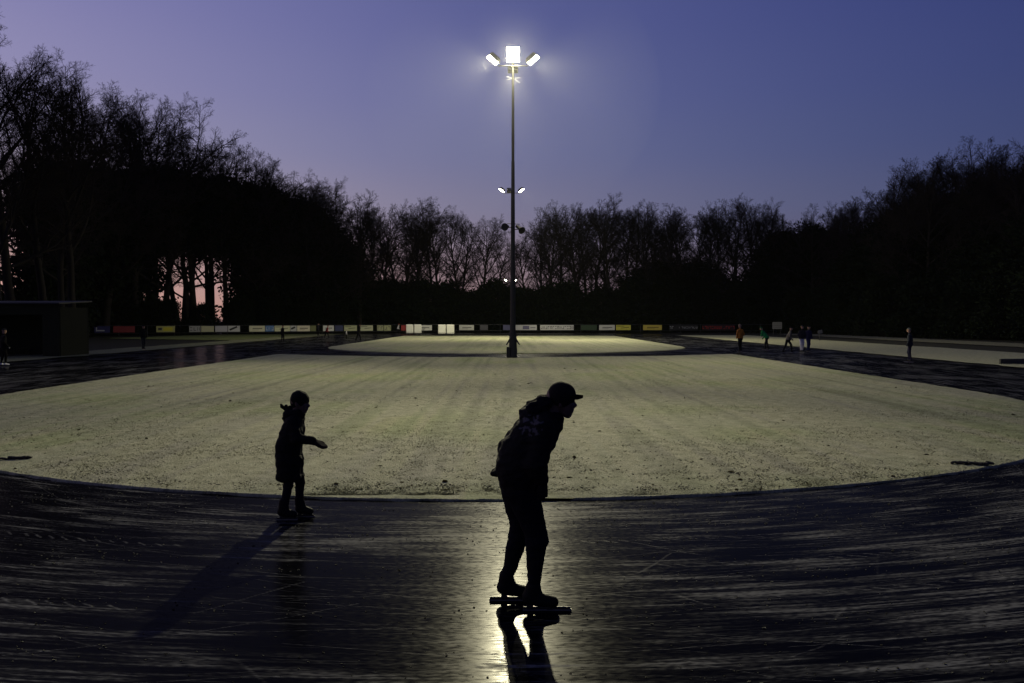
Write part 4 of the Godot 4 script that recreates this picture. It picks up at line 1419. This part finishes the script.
		ch.b(V(0, 0.21, 0), V(2.0, 0.07, 0.78))
		ch.tube([V(1.0, 0.22, 0), V(1.35, 0.9, 0), V(1.35, 0.95, 0)], [0.02, 0.02, 0.02], 6)
		part("chassis", ch.mesh(), M.dark_metal, tr)
		var sl := Build.new()
		sl.b(V(0, 0.42, 0.404), V(1.96, 0.03, 0.006))
		part("trim", sl.mesh(), M.galvanised, tr)

	# ---- torn pieces of turf at the ice edge
	for k in 2:
		var tc := thing("turf_clump", ["dark torn strip of turf lying at the right edge of the infield", "dark torn piece of turf at the left end of the infield edge"][k], "turf", [V(6.25, 0.03, -10.6), V(-7.1, 0.03, -10.95)][k], [-0.25, 0.3][k])
		var tb := []
		for j in 7:
			var u := (j - 3) * 0.075
			tb.append(bone(V(u, 0.012 + rng.randf() * 0.012, rng.randf_range(-0.04, 0.04)), V(u + 0.06, 0.012 + rng.randf() * 0.014, rng.randf_range(-0.04, 0.04)), rng.randf_range(0.018, 0.03), rng.randf_range(0.012, 0.026)))
		part("sod", body_mesh(tb, 0.008, 0.015, func(_q): return Color(0.035, 0.03, 0.02), 0.012), M.dead_leaf, tc)
	# ---- small things on the right
	var nb := thing("notice_board", "grey notice board on two posts beyond the right verge", "notice board", V(30.6, 0, -90.0), -0.2)
	var pnl := Build.new()
	pnl.b(V(0, 1.36, 0), V(1.05, 0.8, 0.04))
	mat("board_grey", lin(0.12, 0.12, 0.12), 0.7)
	part("panel", pnl.mesh(), M.board_grey, nb)
	for k in 3:
		var ln := Build.new()
		ln.b(V(0, 1.16 + 0.2 * k, 0.024), V(0.9, 0.03, 0.006))
		part("line", ln.mesh(), M.dark_metal, nb)
	for s in [-1, 1]:
		var pp := Build.new()
		pp.tube([V(s * 0.4, 0, -0.05), V(s * 0.4, 1.7, -0.05)], [0.03, 0.03], 6)
		part("post", pp.mesh(), M.dark_metal, nb)
	var sg := thing("signpost", "short post with a small grey sign on the right verge", "signpost", V(29.6, 0.045, -75.0))
	var sp := Build.new()
	sp.tube([V(0, 0), V(0, 0.9)], [0.035, 0.03], 6)
	part("post", sp.mesh(), M.dark_metal, sg)
	var ss := Build.new()
	ss.box(Transform3D(Basis(V(0, 0, 1), 0.15), V(0.02, 0.82, 0.045)), V(0.42, 0.32, 0.03))
	part("sign", ss.mesh(), M.board_grey, sg)
	var kb := thing("kerb_board", "low black timber board lying on the right verge", "timber", V(22.5, 0.05, -34.8), 0.1)
	var kbm := Build.new()
	kbm.b(V(0, 0.11, 0), V(1.5, 0.22, 0.12))
	part("board", kbm.mesh(), M.dark_metal, kb)
	for s in [-1, 1]:
		var kf := Build.new()
		kf.b(V(s * 0.6, 0.05, -0.12), V(0.08, 0.1, 0.12))
		part("foot", kf.mesh(), M.dark_metal, kb)

	# ---- trees
	var bare := [
		bare_tree(1, {"count": [17, 10, 10, 9], "start": 0.22, "bias": 0.8, "spread": 0.85, "limb": 0.46}),
		bare_tree(2, {"count": [17, 11, 10, 8], "start": 0.3, "bias": 0.75, "spread": 0.7, "limb": 0.45}),
		bare_tree(3, {"count": [19, 10, 10, 8], "start": 0.18, "bias": 0.85, "spread": 0.95, "limb": 0.45}),
		bare_tree(4, {"count": [16, 11, 10, 9], "start": 0.35, "bias": 0.7, "spread": 0.65, "limb": 0.48}),
		bare_tree(5, {"count": [18, 11, 10, 8], "start": 0.26, "bias": 0.8, "spread": 0.8, "limb": 0.43}),
	]
	print("bare trees")
	var tops := []
	for pr in bare: tops.append(maxf((pr[0] as ArrayMesh).get_aabb().end.y, (pr[1] as ArrayMesh).get_aabb().end.y))
	var dense := [leafy_tree(11, "dense", 150, 150, 0.3), leafy_tree(12, "dense", 140, 160, 0.3), leafy_tree(13, "dense", 160, 140, 0.32)]
	var high := [leafy_tree(21, "high", 90, 130, 0.3), leafy_tree(22, "high", 80, 140, 0.3)]
	var shrub := [leafy_tree(31, "shrub", 110, 130, 0.55), leafy_tree(32, "shrub", 120, 120, 0.55)]
	print("leafy trees")
	rng.seed = 900
	# [x, z, height] of every trunk, by row
	var rows := {
		"left": [[-45.9,-66.0,27.4],[-39.4,-60.0,20.8],[-42.1,-66.0,27.2],[-41.9,-70.0,26.7],[-49.8,-86.0,30.7],[-45.0,-78.0,23.5],[-41.5,-74.0,26.1],[-51.1,-98.0,31.9],[-55.3,-110.0,34.9],[-54.0,-108.0,29.0],[-49.3,-102.0,32.3],[-52.9,-114.0,35.0],[-47.2,-106.0,32.4],[-47.7,-112.0,28.1],[-43.9,-108.0,29.1],[-44.4,-114.0,26.1],[-40.5,-110.0,28.8],[-38.3,-112.0,28.4],[-37.8,-118.0,27.7],[-33.9,-114.0,25.4],[-32.1,-117.0,24.2],[-29.3,-116.0,24.0],[-27.5,-118.0,22.9],[-25.5,-119.0,24.0],[-23.8,-122.0,22.3]],
		"far": [[-24.0,-128.0,22.2],[-21.7,-133.0,22.5],[-17.9,-128.0,22.0],[-15.2,-132.0,22.5],[-11.6,-129.0,22.3],[-9.4,-136.0,22.4],[-5.0,-131.0,20.1],[-2.7,-138.0,17.6],[3.2,-138.0,18.3],[5.5,-131.0,21.0],[8.3,-135.0,22.1],[10.7,-130.0,22.3],[13.9,-134.0,23.5],[16.5,-129.0,22.8],[20.4,-135.0,22.9],[22.8,-131.0,22.2],[26.8,-134.0,21.9],[29.7,-130.0,21.5],[33.6,-135.0,22.8],[36.3,-131.0,22.7],[41.7,-134.0,24.2],[43.3,-130.0,22.0],[48.3,-133.0,20.4],[52.3,-129.0,21.8],[56.4,-132.0,21.8]],
		"behind": [[-67.6,-125.0,29.2],[-61.0,-128.0,28.3],[-53.7,-130.0,27.8],[-46.0,-132.0,28.2],[-38.7,-136.0,26.4],[-31.3,-138.0,24.1],[-25.3,-144.0,23.0],[-22.0,-148.0,23.8],[-18.0,-146.0,23.3],[-14.6,-150.0,24.3],[-9.5,-148.0,22.5],[5.3,-148.0,21.7],[8.5,-150.0,23.5],[11.3,-147.0,23.9],[15.0,-150.0,24.7],[17.8,-148.0,24.4],[21.7,-151.0,24.5],[24.9,-147.0,23.5],[28.8,-150.0,23.3],[32.3,-148.0,23.3],[36.5,-150.0,23.9],[39.2,-147.0,23.9],[44.2,-150.0,25.1],[47.2,-146.0,24.5],[51.8,-148.0,23.3],[56.2,-146.0,22.2]],
		"right": [[48.2,-124.0,20.1],[51.3,-124.0,20.4],[50.4,-118.0,20.5],[52.0,-114.0,20.4],[52.8,-112.0,20.7],[52.1,-108.0,21.7],[49.7,-100.0,20.5],[52.4,-104.0,23.3],[54.1,-104.0,22.5],[52.6,-100.0,23.5],[50.4,-94.0,20.8],[54.4,-98.0,23.6],[56.8,-100.0,23.3],[55.8,-96.0,23.5],[52.2,-88.0,20.3],[57.0,-94.0,23.7],[60.7,-98.0,23.9],[58.5,-92.0,23.9],[54.7,-84.0,20.5],[60.3,-90.0,24.4]],
	}
	var phrase := {
		"left": ["tall bare tree in the near left row, %s from the left", "tall bare trees along the left side"],
		"far": ["bare tree in the far row behind the boards, %s from the left", "bare trees in the far row"],
		"behind": ["bare tree in the back row beyond the far trees, %s from the left", "bare trees in the back row"],
		"right": ["tall bare tree rising over the dark evergreens on the right, %s of the group", "bare trees over the right evergreens"],
	}
	var pick := 0
	for row in rows:
		var n := 0
		for t in rows[row]:
			n += 1
			pick += 1
			var k := (pick * 3 + n) % 5
			var sy: float = t[2] / float(tops[k])
			plant("bare_tree", bare[k], M.bark, M.twigs, V(t[0], -0.05, t[1]), rng.randf() * TAU, sy * rng.randf_range(0.92, 1.1), sy, String(phrase[row][0]) % ordinal(n), "tree", phrase[row][1], ["trunk", "branches"])
	# evergreens: [x, z, height, kind, width]
	var greens := {
		"left": [[-51.9,-88.0,19.4,0,1.6],[-55.3,-98.0,21.1,0,2.2],[-56.0,-104.0,21.7,0,2.2],[-54.4,-106.0,21.0,0,2.2],[-51.7,-107.0,21.5,1,2.4],[-49.4,-108.0,22.2,1,2.4],[-46.1,-110.0,22.0,1,2.4],[-43.1,-112.0,21.8,1,2.4],[-40.0,-114.0,21.6,1,2.4],[-37.2,-116.0,21.3,0,2.1],[-35.1,-118.0,20.5,0,2.0],[-33.3,-118.0,20.5,0,2.0],[-31.1,-119.0,19.1,0,2.0],[-29.0,-121.0,17.2,0,2.0],[-26.5,-124.0,13.9,0,1.8]],
		"right": [[42.5,-131.0,11.4,0,1.9],[45.9,-131.0,16.4,0,1.9],[48.5,-129.0,17.2,0,1.7],[51.4,-126.0,15.9,0,1.9],[53.7,-124.0,15.0,0,1.9],[52.0,-114.0,15.4,0,1.7],[52.6,-110.0,16.1,0,1.7],[53.4,-106.0,17.2,0,1.7],[54.7,-102.0,17.7,0,1.7],[56.2,-99.0,17.9,0,1.7],[57.6,-95.0,18.1,0,1.7],[58.7,-92.0,18.3,0,1.7],[59.6,-88.0,18.7,0,1.7],[49.1,-110.0,11.9,0,1.9],[50.4,-104.0,12.7,0,1.9],[51.3,-98.0,13.1,0,1.9],[52.8,-94.0,13.1,0,1.7],[54.0,-90.0,13.1,0,1.7],[54.2,-84.0,13.0,0,1.7],[21.8,-133.0,10.9,0,1.9],[25.7,-131.0,11.7,0,1.9],[29.9,-131.0,11.7,0,1.9],[33.8,-132.0,10.8,0,1.9],[52.8,-78.0,12.0,0,1.7]],
	}
	var gphrase := {
		"left": ["dark evergreen tree among the left bare trees, %s from the left", "dark evergreens on the left"],
		"right": ["dark dense evergreen tree in the black mass on the right, %s of them", "dark evergreens on the right"],
	}
	for row in greens:
		var n := 0
		for t in greens[row]:
			n += 1
			var sy: float = t[2] / 10.0
			var pair: Array = dense[n % 3] if int(t[3]) == 0 else high[n % 2]
			plant("evergreen_tree", pair, M.bark, M.evergreen, V(t[0], -0.05, t[1]), rng.randf() * TAU, float(t[4]), sy, String(gphrase[row][0]) % ordinal(n), "tree", gphrase[row][1])
	# the dark shrub belt that closes the rink all round
	var belt := []
	for k in 9: belt.append([-50.0 - k * 1.0 + rng.randf_range(-0.8, 0.8), -62.0 - k * 3.4, rng.randf_range(4.0, 5.2)])
	for k in 8: belt.append([-54.0 + k * 4.0, -99.0 - k * 2.4, rng.randf_range(4.2, 5.4)])
	for k in 22: belt.append([-23.0 + k * 2.9 + rng.randf_range(-0.6, 0.6), -127.0 + rng.randf_range(-1.5, 1.0), rng.randf_range(6.4, 8.8) if k > 2 else 8.5])
	for k in 14: belt.append([44.0 + k * 0.7 + rng.randf_range(-0.8, 0.8), -118.0 + k * 5.6, rng.randf_range(5.5, 7.5)])
	var n2 := 0
	for t in belt:
		n2 += 1
		var sy: float = float(t[2]) / 9.2
		var where: String = "left row" if n2 <= 9 else ("far left corner" if n2 <= 17 else ("far belt behind the boards" if n2 <= 39 else "right side"))
		var nth := n2 if n2 <= 9 else (n2 - 9 if n2 <= 17 else (n2 - 17 if n2 <= 39 else n2 - 39))
		plant("shrub", shrub[n2 % 2], M.bark, M.evergreen, V(t[0], -0.05, t[1]), rng.randf() * TAU, maxf(sy, 0.5) * rng.randf_range(0.8, 1.0), sy, "dark leafy shrub of the %s, %s from the left" % [where, ordinal(nth)], "shrub", "dark shrubs round the rink", ["stems", "foliage"])
	print("done")
